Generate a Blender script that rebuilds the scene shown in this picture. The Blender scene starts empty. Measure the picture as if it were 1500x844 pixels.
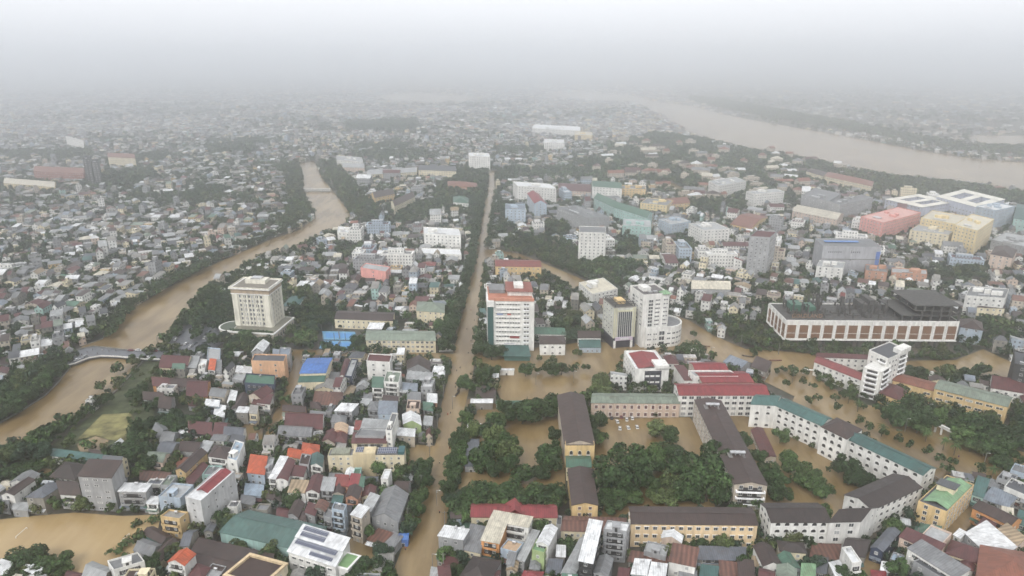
import bpy, math, random
import numpy as np
from mathutils import Matrix, Vector
random.seed(7); rng = np.random.default_rng(7)
S = bpy.context.scene
COL = S.collection

# ---------------------------------------------------------------- camera
H = 200.0; PITCH = math.radians(18.6); F = 1000.0
SP, CP = math.sin(PITCH), math.cos(PITCH)
cam = bpy.data.cameras.new('camera'); cam.sensor_width = 36; cam.lens = 24.0
cam.clip_start = 1; cam.clip_end = 60000
co = bpy.data.objects.new('camera', cam); COL.objects.link(co)
co.location = (0, 0, H); co.rotation_euler = (math.pi/2 - PITCH, 0, 0)
S.camera = co
HAZE_D = 0.00052

# ---------------------------------------------------------------- sky, sun, exposure
SUN_EL, SUN_AZ = math.radians(44), math.radians(205)
w = bpy.data.worlds.new('World'); S.world = w; w.use_nodes = True
nt = w.node_tree; bg = nt.nodes['Background']
sky = nt.nodes.new('ShaderNodeTexSky'); sky.sky_type = 'NISHITA'; sky.sun_disc = False
sky.sun_elevation = SUN_EL; sky.sun_rotation = SUN_AZ; sky.air_density = 1.0; sky.dust_density = 6.0; sky.ozone_density = 1.0
hs = nt.nodes.new('ShaderNodeHueSaturation'); hs.inputs['Saturation'].default_value = 0.16
ov = nt.nodes.new('ShaderNodeMix'); ov.data_type = 'RGBA'; ov.inputs[0].default_value = .72; ov.inputs[7].default_value = (7.75, 7.9, 8.25, 1)   # closed cloud cover
nt.links.new(sky.outputs[0], hs.inputs['Color']); nt.links.new(hs.outputs[0], ov.inputs[6]); 
tc = nt.nodes.new('ShaderNodeTexCoord'); sx = nt.nodes.new('ShaderNodeSeparateXYZ'); nt.links.new(tc.outputs['Generated'], sx.inputs[0])   # overcast sky: palest mist low down
cn = nt.nodes.new('ShaderNodeTexNoise'); cn.inputs['Scale'].default_value = 3.0; cn.inputs['Detail'].default_value = 4; mp = nt.nodes.new('ShaderNodeMapping'); mp.inputs['Scale'].default_value = (1, 1, 7)
nt.links.new(tc.outputs['Generated'], mp.inputs[0]); nt.links.new(mp.outputs[0], cn.inputs['Vector'])
ad = nt.nodes.new('ShaderNodeMath'); ad.operation = 'MULTIPLY_ADD'; ad.inputs[1].default_value = .035; nt.links.new(cn.outputs['Fac'], ad.inputs[0]); nt.links.new(sx.outputs[2], ad.inputs[2])
mr = nt.nodes.new('ShaderNodeMapRange'); mr.interpolation_type = 'SMOOTHSTEP'; mr.inputs[1].default_value = -.02; mr.inputs[2].default_value = .11; mr.inputs[3].default_value = .84; mr.inputs[4].default_value = 1.0; nt.links.new(ad.outputs[0], mr.inputs[0])
sc_ = nt.nodes.new('ShaderNodeVectorMath'); sc_.operation = 'SCALE'; nt.links.new(ov.outputs[2], sc_.inputs[0]); nt.links.new(mr.outputs[0], sc_.inputs['Scale']); nt.links.new(sc_.outputs[0], bg.inputs[0])
bg.inputs[1].default_value = 0.12
sl = bpy.data.lights.new('sun', 'SUN'); sl.energy = 1.2; sl.angle = math.radians(25); sl.color = (1, .97, .93)
so = bpy.data.objects.new('sun', sl); COL.objects.link(so)
sd = Vector((math.sin(SUN_AZ)*math.cos(SUN_EL), math.cos(SUN_AZ)*math.cos(SUN_EL), math.sin(SUN_EL)))
so.rotation_euler = sd.to_track_quat('Z', 'Y').to_euler()
S.view_settings.view_transform = 'Standard'; S.view_settings.look = 'None'
S.view_settings.gamma = 1; S.view_settings.exposure = 0.6
S.render.engine = 'CYCLES'
S.cycles.use_denoising = True
S.cycles.max_bounces = 9; S.cycles.diffuse_bounces = 2; S.cycles.glossy_bounces = 2
S.cycles.volume_bounces = 6; S.cycles.transparent_max_bounces = 4
S.cycles.caustics_reflective = False; S.cycles.caustics_refractive = False

# ---------------------------------------------------------------- pixel of the photo -> point at height z
def U(px, py, z=0.0):
    v = (py-422)/F; u = (px-750)/F
    t = (H-z)/(SP+CP*v)
    return (u*t, (CP-SP*v)*t)
def PX(x, y, z=0.0):
    if isinstance(x, list): x, y = np.array(x), np.array(y)
    d = H-z
    zc = y*CP+d*SP; dn = d*CP-y*SP
    return 750+F*x/zc, 422+F*dn/zc
def SL(py):
    v = (py-422)/F; return (SP+CP*v)/(CP-SP*v)
def inpoly(x, y, poly):
    x = np.asarray(x, float); y = np.asarray(y, float); r = np.zeros(x.shape, bool); n = len(poly)
    for i in range(n):
        x0, y0 = poly[i]; x1, y1 = poly[(i+1) % n]
        if y0 == y1: continue
        c = ((y0 > y) != (y1 > y)) & (x < (x1-x0)*(y-y0)/(y1-y0)+x0)
        r ^= c
    return r

# ---------------------------------------------------------------- colours
K = dict(wh=(.70,.71,.71), lg=(.36,.37,.37), gr=(.19,.195,.20), dg=(.085,.09,.10), br=(.058,.038,.034), db=(.038,.028,.026),
    mr=(.10,.034,.034), rd=(.20,.05,.042), cr=(.23,.038,.042), og=(.48,.10,.04), gn=(.075,.155,.11), tl=(.055,.125,.115),
    lm=(.20,.34,.19), og2=(.22,.085,.055), bl=(.07,.17,.44), ts=(.33,.25,.16), cc=(.28,.27,.25), ru=(.15,.07,.05), ce=(.56,.52,.42),
    gg=(.20,.24,.19), sl=(.12,.13,.15), pe=(.50,.36,.24), sb=(.34,.42,.50), gb=(.20,.23,.27),
    W=(.74,.73,.69), C=(.70,.62,.44), Y=(.66,.48,.24), PY=(.76,.58,.36), G=(.32,.325,.33), P=(.62,.49,.40), O=(.58,.28,.11), B=(.40,.47,.54),
    D=(.26,.245,.215), T=(.34,.50,.46), N=(.045,.06,.10), S=(.50,.27,.18), X=(.05,.05,.05), V=(.33,.42,.20), Q=(.30,.12,.09), PK=(.70,.33,.29), sa=(.60,.36,.32), YY=(.74,.60,.34), LC=(.50,.44,.36))
ROOFN = dict(wh='white metal', lg='light grey', gr='grey', dg='dark grey', br='dark brown', db='blackish brown', mr='maroon', rd='red', cr='crimson',
    og='bright orange', gn='green', tl='teal', lm='pale green', og2='brick orange', bl='blue', ts='tan striped', cc='concrete', ru='rusty', ce='cream',
    gg='grey green', sl='slate', pe='peach', sa='salmon', sb='pale blue', gb='blue grey')
WALLN = dict(W='white', C='cream', Y='yellow', G='grey', P='pink', O='orange', B='pale blue', D='dingy grey', T='mint', N='navy', S='salmon', X='black',
    V='lime green', Q='brick red', PK='coral pink', YY='yellow', PY='pale yellow', LC='beige')
SHAPEN = dict(x='gable', y='gable', h='hipped', s='lean-to', f='flat', o='flat slab', a='arched')

# ---------------------------------------------------------------- materials
def mat(name):
    m = bpy.data.materials.new(name); m.use_nodes = True
    n = m.node_tree; b = n.nodes['Principled BSDF']
    return m, n, b
def N(n, t, **k):
    o = n.nodes.new(t)
    for a, v in k.items():
        if a in o.inputs: o.inputs[a].default_value = v
        else: setattr(o, a, v)
    return o
def mathn(n, op, a, b=None, c=None):
    o = n.nodes.new('ShaderNodeMath'); o.operation = op
    for i, v in enumerate((a, b, c)):
        if v is None: continue
        if hasattr(v, 'links'): n.links.new(v, o.inputs[i])
        else: o.inputs[i].default_value = v
    return o.outputs[0]
def mulc(n, col, fac):
    v = n.nodes.new('ShaderNodeVectorMath'); v.operation = 'SCALE'
    n.links.new(col, v.inputs[0]); n.links.new(fac, v.inputs['Scale']); return v.outputs[0]
def src(n, attr):
    if attr:
        a = n.nodes.new('ShaderNodeAttribute'); a.attribute_name = 'Col'; return a.outputs['Color']
    return n.nodes.new('ShaderNodeObjectInfo').outputs['Color']
def wpos(n, sc):
    g = n.nodes.new('ShaderNodeNewGeometry'); v = n.nodes.new('ShaderNodeVectorMath'); v.operation = 'MULTIPLY'
    v.inputs[1].default_value = sc; n.links.new(g.outputs['Position'], v.inputs[0]); return v.outputs[0]
def noise(n, vec, scale, detail=3, rough=.6):
    o = N(n, 'ShaderNodeTexNoise'); o.inputs['Scale'].default_value = scale; o.inputs['Detail'].default_value = detail
    o.inputs['Roughness'].default_value = rough; n.links.new(vec, o.inputs['Vector']); return o.outputs['Fac']
def ramp(n, f, lo, hi, a, b):
    o = n.nodes.new('ShaderNodeMapRange'); o.inputs[1].default_value = lo; o.inputs[2].default_value = hi
    o.inputs[3].default_value = a; o.inputs[4].default_value = b; n.links.new(f, o.inputs[0]); return o.outputs[0]
def wall_mat(name, attr=False, win=False):
    m, n, b = mat(name); c = src(n, attr)
    st = noise(n, wpos(n, (.55, .55, .12)), 1.0, 4, .65)
    bl = noise(n, wpos(n, (.12, .12, .12)), 1.0, 3, .6)
    f = mathn(n, 'MULTIPLY', ramp(n, st, .38, .62, .80, 1.05), ramp(n, bl, .35, .65, .88, 1.05))
    c = mulc(n, c, f)
    if win:                                   # rows of small windows cut in a wall a pixel or two high
        uv = n.nodes.new('ShaderNodeUVMap'); sp = n.nodes.new('ShaderNodeSeparateXYZ'); n.links.new(uv.outputs[0], sp.inputs[0])
        fx = mathn(n, 'FRACT', mathn(n, 'DIVIDE', sp.outputs[0], 2.9)); fy = mathn(n, 'FRACT', mathn(n, 'DIVIDE', sp.outputs[1], 3.3))
        a = mathn(n, 'MULTIPLY', mathn(n, 'GREATER_THAN', fx, .30), mathn(n, 'LESS_THAN', fx, .70))
        a2 = mathn(n, 'MULTIPLY', mathn(n, 'GREATER_THAN', fy, .30), mathn(n, 'LESS_THAN', fy, .72))
        a = mathn(n, 'MULTIPLY', a, a2)
        g = n.nodes.new('ShaderNodeNewGeometry'); s2 = n.nodes.new('ShaderNodeSeparateXYZ'); n.links.new(g.outputs['Normal'], s2.inputs[0])
        a = mathn(n, 'MULTIPLY', a, mathn(n, 'LESS_THAN', s2.outputs[2], .3))
        mx = N(n, 'ShaderNodeMix', data_type='RGBA'); n.links.new(a, mx.inputs[0]); n.links.new(c, mx.inputs[6]); mx.inputs[7].default_value = (.06, .065, .07, 1)
        c = mx.outputs[2]
    n.links.new(c, b.inputs['Base Color']); b.inputs['Roughness'].default_value = .85
    bp = N(n, 'ShaderNodeBump'); bp.inputs['Strength'].default_value = .25; bp.inputs['Distance'].default_value = .1
    n.links.new(st, bp.inputs['Height']); n.links.new(bp.outputs[0], b.inputs['Normal'])
    return m
def roof_mat(name, attr=False, stripe=.9, amt=.16, rough=.5):
    m, n, b = mat(name); c = src(n, attr)
    uv = n.nodes.new('ShaderNodeUVMap'); sp = n.nodes.new('ShaderNodeSeparateXYZ'); n.links.new(uv.outputs[0], sp.inputs[0])
    fx = mathn(n, 'FRACT', mathn(n, 'DIVIDE', sp.outputs[0], stripe))
    wv = mathn(n, 'ABSOLUTE', mathn(n, 'SUBTRACT', fx, .5))
    sheet = N(n, 'ShaderNodeTexWhiteNoise', noise_dimensions='2D')
    cb = n.nodes.new('ShaderNodeCombineXYZ'); n.links.new(mathn(n, 'FLOOR', mathn(n, 'DIVIDE', sp.outputs[0], stripe*1.0)), cb.inputs[0])
    n.links.new(mathn(n, 'FLOOR', mathn(n, 'DIVIDE', sp.outputs[1], 3.1)), cb.inputs[1]); n.links.new(cb.outputs[0], sheet.inputs['Vector'])
    pa = noise(n, wpos(n, (.35, .35, .35)), 1.0, 5, .7)
    pb = noise(n, wpos(n, (.09, .09, .09)), 1.0, 3, .6)
    f = mathn(n, 'MULTIPLY', ramp(n, wv, 0, .5, 1-amt, 1+amt*.4), ramp(n, sheet.outputs[0], 0, 1, .80, 1.14))
    f = mathn(n, 'MULTIPLY', f, mathn(n, 'MULTIPLY', ramp(n, pa, .35, .65, .74, 1.10), ramp(n, pb, .35, .65, .86, 1.08)))
    rm = N(n, 'ShaderNodeMix', data_type='RGBA'); n.links.new(mulc(n, c, f), rm.inputs[6]); rm.inputs[7].default_value = (.11, .065, .045, 1)
    n.links.new(ramp(n, noise(n, wpos(n, (.22, .22, .22)), 1.0, 6, .75), .56, .70, 0, .42), rm.inputs[0]); n.links.new(rm.outputs[2], b.inputs['Base Color'])
    b.inputs['Roughness'].default_value = rough
    n.links.new(ramp(n, pa, .3, .7, rough-.12, rough+.2), b.inputs['Roughness'])
    bp = N(n, 'ShaderNodeBump'); bp.inputs['Strength'].default_value = .5; bp.inputs['Distance'].default_value = .12
    n.links.new(wv, bp.inputs['Height']); n.links.new(bp.outputs[0], b.inputs['Normal'])
    return m
def plain(name, col, rough=.6, metal=0, var=.15, sc=.5):
    m, n, b = mat(name); v = N(n, 'ShaderNodeRGB'); v.outputs[0].default_value = (*col, 1)
    f = ramp(n, noise(n, wpos(n, (sc, sc, sc)), 1.0, 4), .35, .65, 1-var, 1+var)
    n.links.new(mulc(n, v.outputs[0], f), b.inputs['Base Color']); b.inputs['Roughness'].default_value = rough; b.inputs['Metallic'].default_value = metal
    return m
def objcol(name, rough=.5):
    m, n, b = mat(name); f = ramp(n, noise(n, wpos(n, (.8, .8, .8)), 1.0, 4), .35, .65, .85, 1.08)
    n.links.new(mulc(n, src(n, False), f), b.inputs['Base Color']); b.inputs['Roughness'].default_value = rough; return m
def leaf_mat(name, attr=False):
    m, n, b = mat(name)
    g = n.nodes.new('ShaderNodeNewGeometry'); oi = n.nodes.new('ShaderNodeObjectInfo')
    c = src(n, attr)
    f = ramp(n, g.outputs['Random Per Island'], 0, 1, .3, 1.35)
    f = mathn(n, 'MULTIPLY', f, ramp(n, oi.outputs['Random'], 0, 1, .8, 1.2))
    pb = noise(n, wpos(n, (.25, .25, .25)), 1.0, 2)
    f = mathn(n, 'MULTIPLY', f, ramp(n, pb, .35, .65, .7, 1.3))
    n.links.new(mulc(n, c, f), b.inputs['Base Color']); b.inputs['Roughness'].default_value = .75
    b.inputs['Specular IOR Level'].default_value = .25
    return m
M = {}
M['wall'] = wall_mat('wall_paint'); M['wallS'] = wall_mat('wall_paint_far', True, True); M['wallP'] = wall_mat('wall_windowed', False, True)
M['roof'] = roof_mat('roof_sheet'); M['roofS'] = roof_mat('roof_sheet_far', True); M['stripe'] = roof_mat('roof_sheet_striped', False, 1.9, .45)
M['slab'] = wall_mat('roof_concrete')
M['white'] = plain('white_trim', (.68, .67, .64), .7); M['glass'] = plain('dark_glass', (.035, .042, .05), .25, 0, .4, 1.3)
M['dark'] = plain('dark_opening', (.03, .03, .03), .8); M['curt'] = plain('curtained_glass', (.30, .31, .31), .3, 0, .3, 1.1); M['mar'] = plain('maroon_shutter', (.09, .025, .03), .6)
M['metal'] = plain('galvanised', (.55, .56, .57), .35, .6); M['steel'] = plain('tank_steel', (.6, .6, .6), .3, .8)
M['solar'] = None
M['leaf'] = leaf_mat('foliage'); M['leafS'] = leaf_mat('foliage_far', True)
M['bark'] = plain('bark', (.09, .07, .055), .9); M['oc'] = objcol('painted'); M['ocg'] = objcol('car_paint', .25)
M['asph'] = plain('asphalt_wet', (.11, .115, .13), .45, 0, .2); M['rub'] = plain('rubber', (.02, .02, .02), .8)
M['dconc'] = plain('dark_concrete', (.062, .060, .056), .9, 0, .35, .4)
M['conc'] = plain('raw_concrete', (.17, .165, .155), .9, 0, .3, .3)
m, n, b = mat('solar_cells'); uv = n.nodes.new('ShaderNodeUVMap'); sp = n.nodes.new('ShaderNodeSeparateXYZ'); n.links.new(uv.outputs[0], sp.inputs[0])
a = mathn(n, 'GREATER_THAN', mathn(n, 'FRACT', sp.outputs[0]), .10); a = mathn(n, 'MULTIPLY', a, mathn(n, 'GREATER_THAN', mathn(n, 'FRACT', mathn(n, 'DIVIDE', sp.outputs[1], 1.9)), .07))
mx = N(n, 'ShaderNodeMix', data_type='RGBA'); n.links.new(a, mx.inputs[0]); mx.inputs[6].default_value = (.55, .56, .58, 1); mx.inputs[7].default_value = (.035, .045, .085, 1)
n.links.new(mx.outputs[2], b.inputs['Base Color']); b.inputs['Roughness'].default_value = .25; M['solar'] = m

# flood water
def water_mat(name, c1, c2, sc=.012):
    m, n, b = mat(name)
    p = wpos(n, (1, 1, 1)); f = noise(n, p, sc, 5, .6); f2 = noise(n, wpos(n, (.10, .02, 1)), 1.0, 5, .65)
    mx = N(n, 'ShaderNodeMix', data_type='RGBA'); mx.inputs[6].default_value = (*c1, 1); mx.inputs[7].default_value = (*c2, 1)
    n.links.new(ramp(n, mathn(n, 'ADD', f, f2), .80, 1.2, 0, 1), mx.inputs[0]); n.links.new(mx.outputs[2], b.inputs['Base Color'])
    b.inputs['Roughness'].default_value = .22; b.inputs['Specular IOR Level'].default_value = .38
    bp = N(n, 'ShaderNodeBump'); bp.inputs['Strength'].default_value = .35; bp.inputs['Distance'].default_value = .25
    n.links.new(noise(n, p, .55, 5, .65), bp.inputs['Height']); n.links.new(bp.outputs[0], b.inputs['Normal'])
    return m
M['water'] = water_mat('flood_water', (.140, .092, .038), (.275, .198, .100))
M['waterp'] = water_mat('pond_water', (.33, .23, .11), (.40, .295, .155))
M['bank'] = plain('bank_grass', (.06, .072, .034), .9, 0, .5, .2); M['meadow'] = plain('meadow_grass', (.17, .155, .065), .9, 0, .6, .12)
# ground between the houses: wet soil, yards, concrete, puddles of flood water, scrub
m, n, b = mat('city_ground'); p = wpos(n, (1, 1, 1))
n1 = noise(n, p, .05, 6, .7); n2 = noise(n, p, .011, 4, .6); n3 = noise(n, p, .3, 4, .7)
cr = n.nodes.new('ShaderNodeValToRGB'); n.links.new(n1, cr.inputs[0]); e = cr.color_ramp.elements
e[0].position = .32; e[0].color = (.03, .045, .022, 1); e[1].position = .68; e[1].color = (.30, .20, .11, 1)
for q, c in ((.43, (.055, .065, .035, 1)), (.50, (.09, .085, .07, 1)), (.58, (.15, .13, .10, 1))):
    x = e.new(q); x.color = c
f = mathn(n, 'MULTIPLY', ramp(n, n3, .3, .7, .7, 1.25), ramp(n, n2, .35, .65, .8, 1.2))
n.links.new(mulc(n, cr.outputs[0], mathn(n, 'MULTIPLY', f, .62)), b.inputs['Base Color']); b.inputs['Roughness'].default_value = .8; M['ground'] = m
m, n, b = mat('far_field'); p = wpos(n, (1, 1, 1)); n1 = noise(n, p, .004, 5, .7)
cr = n.nodes.new('ShaderNodeValToRGB'); n.links.new(n1, cr.inputs[0]); e = cr.color_ramp.elements
e[0].position = .4; e[0].color = (.045, .07, .04, 1); e[1].position = .6; e[1].color = (.2, .19, .15, 1)
n.links.new(cr.outputs[0], b.inputs['Base Color']); b.inputs['Roughness'].default_value = .9; M['field'] = m

# ---------------------------------------------------------------- mesh builder
class MB:
    def __init__(s): s.v = []; s.f = []; s.m = []
    def face(s, pts, mi=0):
        i = len(s.v); s.v += [tuple(p) for p in pts]; s.f.append(tuple(range(i, i+len(pts)))); s.m.append(mi)
    def prism(s, c, z0, z1, mi=0, mt=None, bot=False):
        n = len(c)
        for i in range(n):
            a, b = c[i], c[(i+1) % n]
            s.face([(a[0], a[1], z0), (b[0], b[1], z0), (b[0], b[1], z1), (a[0], a[1], z1)], mi)
        s.face([(p[0], p[1], z1) for p in c], mi if mt is None else mt)
        if bot: s.face([(p[0], p[1], z0) for p in reversed(c)], mi)
    def box(s, x0, y0, z0, x1, y1, z1, mi=0):
        s.prism([(x0, y0), (x1, y0), (x1, y1), (x0, y1)], z0, z1, mi, bot=True)
    def solid(s, top, dz, mi=0):            # polygon in 3D given a thickness downwards
        s.face(top, mi); s.face([(p[0], p[1], p[2]-dz) for p in reversed(top)], mi); n = len(top)
        for i in range(n):
            a, b = top[i], top[(i+1) % n]
            s.face([(a[0], a[1], a[2]-dz), (b[0], b[1], b[2]-dz), b, a], mi)
    def mesh(s, name, mats):
        me = bpy.data.meshes.new(name); me.from_pydata(s.v, [], s.f)
        for x in mats: me.materials.append(x)
        if any(s.m): me.polygons.foreach_set('material_index', s.m)
        uv = me.uv_layers.new(name='UVMap'); out = []
        for f in s.f:
            p = [s.v[i] for i in f]
            nx = ny = nz = 0.0
            for i in range(len(p)):
                a, b = p[i], p[(i+1) % len(p)]
                nx += (a[1]-b[1])*(a[2]+b[2]); ny += (a[2]-b[2])*(a[0]+b[0]); nz += (a[0]-b[0])*(a[1]+b[1])
            h = math.hypot(nx, ny); l = math.sqrt(h*h+nz*nz) or 1
            if h/l < .05:
                a, b = p[0], p[1]; d = math.hypot(b[0]-a[0], b[1]-a[1]) or 1; tx, ty = (b[0]-a[0])/d, (b[1]-a[1])/d
                for q in p: out += [(q[0]-a[0])*tx+(q[1]-a[1])*ty, -(q[0]-a[0])*ty+(q[1]-a[1])*tx]
            else:
                tx, ty = -ny/h, nx/h; sv = l/h
                z0 = p[0]
                for q in p: out += [(q[0]-z0[0])*tx+(q[1]-z0[1])*ty, (q[2])*sv if abs(nz/l) < .3 else (q[2]-z0[2])*sv]
        uv.data.foreach_set('uv', out)
        return me
def link(name, me, parent=None, color=None, loc=None):
    o = bpy.data.objects.new(name, me); COL.objects.link(o)
    if parent is not None: o.parent = parent
    if color: o.color = (*color, 1)
    if loc: o.location = loc
    return o
def build(mb, name, mats, parent=None, color=None, loc=None): return link(name, mb.mesh(name, mats), parent, color, loc)
THINGS = []                                # (object, x, y, category, base description)
def thing(name, cat, desc, x, y, z=0.0, group=None, full=False, rot=0):
    o = bpy.data.objects.new(name, None); COL.objects.link(o); o.location = (x, y, z); o.rotation_euler = (0, 0, rot)
    o.empty_display_size = 1; o['category'] = cat
    if group: o['group'] = group
    THINGS.append((o, x, y, cat, desc, full)); return o
def single(o, cat, desc, x, y, group=None, full=False):
    o['category'] = cat
    if group: o['group'] = group
    THINGS.append((o, x, y, cat, desc, full)); return o
def struct(o): o['kind'] = 'structure'; return o

# ---------------------------------------------------------------- occupancy raster (2 m cells)
OX, OY, OC = -1300.0, 180.0, 1.5
ON = (int(2600/OC), int(1700/OC)); OCC = np.zeros(ON, np.uint8)   # 1 water/road, 2 building, 3 tree zone
def cells(x, y):
    i = ((np.asarray(x)-OX)/OC).astype(int); j = ((np.asarray(y)-OY)/OC).astype(int)
    ok = (i >= 0) & (j >= 0) & (i < ON[0]) & (j < ON[1]); return i, j, ok
def mark(poly, val, only_free=False):
    xs = [p[0] for p in poly]; ys = [p[1] for p in poly]
    i0 = max(0, int((min(xs)-OX)/OC)); i1 = min(ON[0], int((max(xs)-OX)/OC)+2); j0 = max(0, int((min(ys)-OY)/OC)); j1 = min(ON[1], int((max(ys)-OY)/OC)+2)
    if i0 >= i1 or j0 >= j1: return
    gx, gy = np.meshgrid(OX+(np.arange(i0, i1)+.5)*OC, OY+(np.arange(j0, j1)+.5)*OC, indexing='ij')
    m_ = inpoly(gx, gy, poly)
    if only_free: m_ &= OCC[i0:i1, j0:j1] == 0
    OCC[i0:i1, j0:j1][m_] = val
def occ(x, y):
    i, j, ok = cells(x, y); r = np.ones(np.shape(i), np.uint8); r[ok] = OCC[i[ok], j[ok]]; return r
def grow(c, d):
    cx = sum(p[0] for p in c)/len(c); cy = sum(p[1] for p in c)/len(c); r = []
    for p in c:
        l = math.hypot(p[0]-cx, p[1]-cy) or 1; k = (l+d)/l; r.append((cx+(p[0]-cx)*k, cy+(p[1]-cy)*k))
    return r
def offset4(c, o):                          # grow a quad by o on all sides
    r = []
    for i in range(4):
        a, b, d = c[i], c[(i+1) % 4], c[(i-1) % 4]
        l1 = math.hypot(b[0]-a[0], b[1]-a[1]) or 1; l2 = math.hypot(d[0]-a[0], d[1]-a[1]) or 1
        r.append((a[0]-(b[0]-a[0])/l1*o-(d[0]-a[0])/l2*o, a[1]-(b[1]-a[1])/l1*o-(d[1]-a[1])/l2*o))
    return r
def ccw(c):
    ar = sum(c[i][0]*c[(i+1) % 4][1]-c[(i+1) % 4][0]*c[i][1] for i in range(4))
    return c if ar > 0 else [c[1], c[0], c[3], c[2]]
# ---------------------------------------------------------------- the setting
def sheet(name, polys, z, material, px=True, extra=0):
    mb = MB()
    for poly in polys:
        p = [U(*q) for q in poly] if px else poly
        mb.face([(x, y, z) for x, y in p])
    import bmesh
    me = mb.mesh(name, [material]); bm = bmesh.new(); bm.from_mesh(me); bmesh.ops.triangulate(bm, faces=bm.faces[:])
    for f in bm.faces:
        if f.normal.z < 0: f.normal_flip()
    bm.to_mesh(me); bm.free()
    return struct(link(name, me))
mb = MB(); mb.face([(-13000, -600, 0), (13000, -600, 0), (13000, 13000, 0), (-13000, 13000, 0)])
struct(build(mb, 'ground', [M['ground']]))

CANAL_LOW = [(-60,700),(-60,640),(0,622),(32,604),(66,582),(88,560),(100,540),(110,528),(130,515),(200,518),(215,520),(196,540),(176,562),(150,585),(112,613),(60,640),(0,668),(-40,690)]
CANAL_UP = [(110,528),(120,508),(150,498),(172,470),(192,455),(236,428),(290,398),(345,374),(400,350),(437,338),(462,320),(456,300),(444,286),(444,262),(438,240),(460,236),(472,262),(494,288),(514,316),(505,334),(462,352),(424,372),(378,384),(332,408),(300,430),(276,466),(246,492),(236,512),(215,520),(170,520)]
AVENUE = [(555,900),(575,840),(600,775),(598,740),(622,700),(638,650),(645,600),(655,560),(664,520),(672,480),(683,440),(690,400),(700,345),(708,310),(713,280),(717,250),(726,250),(726,280),(722,310),(718,340),(714,370),(708,400),(704,440),(700,480),(698,520),(690,560),(680,600),(672,640),(664,690),(658,740),(650,790),(640,844),(638,900)]
BOULEV = [(985,462),(1010,470),(1045,492),(1092,512),(1130,514),(1180,518),(1260,530),(1400,528),(1440,512),(1500,540),(1500,572),(1440,556),(1400,545),(1335,552),(1300,556),(1200,556),(1215,568),(1262,592),(1330,606),(1400,626),(1500,664),(1560,690),(1560,740),(1500,722),(1430,703),(1384,694),(1300,650),(1230,612),(1165,582),(1100,550),(1060,536),(1000,508),(985,490)]
BRANCH = [(735,368),(760,372),(800,388),(835,402),(884,424),(908,445),(905,452),(870,440),(820,415),(785,395),(740,378)]
CROSS = [(692,378),(700,366),(735,366),(742,380),(715,384)]
SQUARE = [(690,512),(770,512),(870,500),(905,506),(938,500),(985,490),(1000,508),(985,530),(920,520),(912,545),(895,560),(870,585),(830,592),(735,588),(722,560),(706,545)]
YARD1 = [(700,600),(735,585),(830,590),(828,680),(828,735),(800,740),(700,740),(668,735),(680,640)]
YARD2 = [(862,615),(1010,612),(1030,640),(1050,760),(880,765),(870,690)]
YARD3 = [(1045,600),(1110,615),(1200,650),(1300,700),(1280,760),(1120,760),(1100,700),(1060,640)]
POND = [(-30,770),(0,762),(50,757),(110,752),(180,757),(236,755),(232,775),(212,790),(204,803),(180,826),(150,842),(90,850),(40,840),(0,826),(-30,826)]
LANES = [[(1165,579),(1230,609),(1300,647),(1386,692),(1382,708),(1300,664),(1225,624),(1158,594)], [(432,520),(446,520),(444,545),(430,590),(412,625),(398,650),(384,650),(400,610),(418,575)],
 [(352,620),(386,624),(384,648),(356,646)], [(400,512),(470,514),(640,518),(672,520),(668,530),(560,530),(446,524),(400,522)],
 [(596,652),(650,655),(650,700),(598,690)], [(112,652),(140,640),(160,646),(152,662),(118,663)],[(25,690),(48,682),(80,690),(72,702),(50,706),(25,706)],
 [(340,738),(400,744),(388,752),(345,750)], [(1255,820),(1290,800),(1300,812),(1280,850),(1250,850)], [(1330,765),(1345,745),(1385,775),(1430,722),(1450,740),(1395,800),(1370,790)],
 [(1340,545),(1420,545),(1440,560),(1350,558)], [(940,265),(985,268),(1000,276),(1040,284),(1035,290),(990,282)], [(455,796),(520,790),(560,800),(545,844),(470,812)]]
RIVER = [(880,137),(925,139),(960,148),(1012,155),(1060,168),(1130,181),(1230,198),(1340,219),(1420,232),(1520,240),(1700,262),(1700,330),(1520,290),(1440,274),(1395,268),(1320,262),(1235,246),(1162,230),(1110,222),(1048,209),(1000,190),(962,166),(930,152)]
FIELDS = [[(545,140),(600,136),(700,141),(705,148),(640,152),(570,150)], [(1412,205),(1430,199),(1520,199),(1520,214),(1440,214)], [(1350,192),(1400,190),(1410,195),(1370,197)], [(780,138),(860,134),(880,137),(930,152),(900,150),(820,145)]]
WATER = [AVENUE, CANAL_LOW, CANAL_UP, BOULEV, BRANCH, CROSS, SQUARE, YARD1, YARD2, YARD3, POND, RIVER]+LANES+FIELDS
zz = .30
for nm, ps, mt in (('flooded_road', [AVENUE], 'water'), ('flooded_road', [BOULEV], 'water'), ('flooded_road', [BRANCH], 'water'), ('flooded_road', [CROSS], 'water'),
    ('canal_water', [CANAL_LOW], 'water'), ('canal_water', [CANAL_UP], 'water'), ('river_water', [RIVER], 'water'), ('flooded_square', [SQUARE], 'water'),
    ('flooded_yard', [YARD1], 'water'), ('flooded_yard', [YARD2], 'water'), ('flooded_yard', [YARD3], 'water'), ('pond_water', [POND], 'waterp')):
    sheet(nm, ps, zz, M[mt]); zz += .012
for l in LANES: sheet('flooded_lane', [l], zz, M['water']); zz += .012
for l in FIELDS: sheet('flooded_field', [l], zz, M['water']); zz += .012
for p in WATER: mark([U(*q) for q in p], 1)
mark([U(*q) for q in ((250,504),(262,484),(285,478),(305,478),(312,500),(296,518),(262,516))], 1)
BANK = [(10,694),(60,664),(112,626),(160,588),(200,540),(222,524),(236,535),(240,570),(226,605),(206,650),(180,662),(120,664),(72,690)]
sheet('bank_grass', [BANK], .10, M['bank'])
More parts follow.
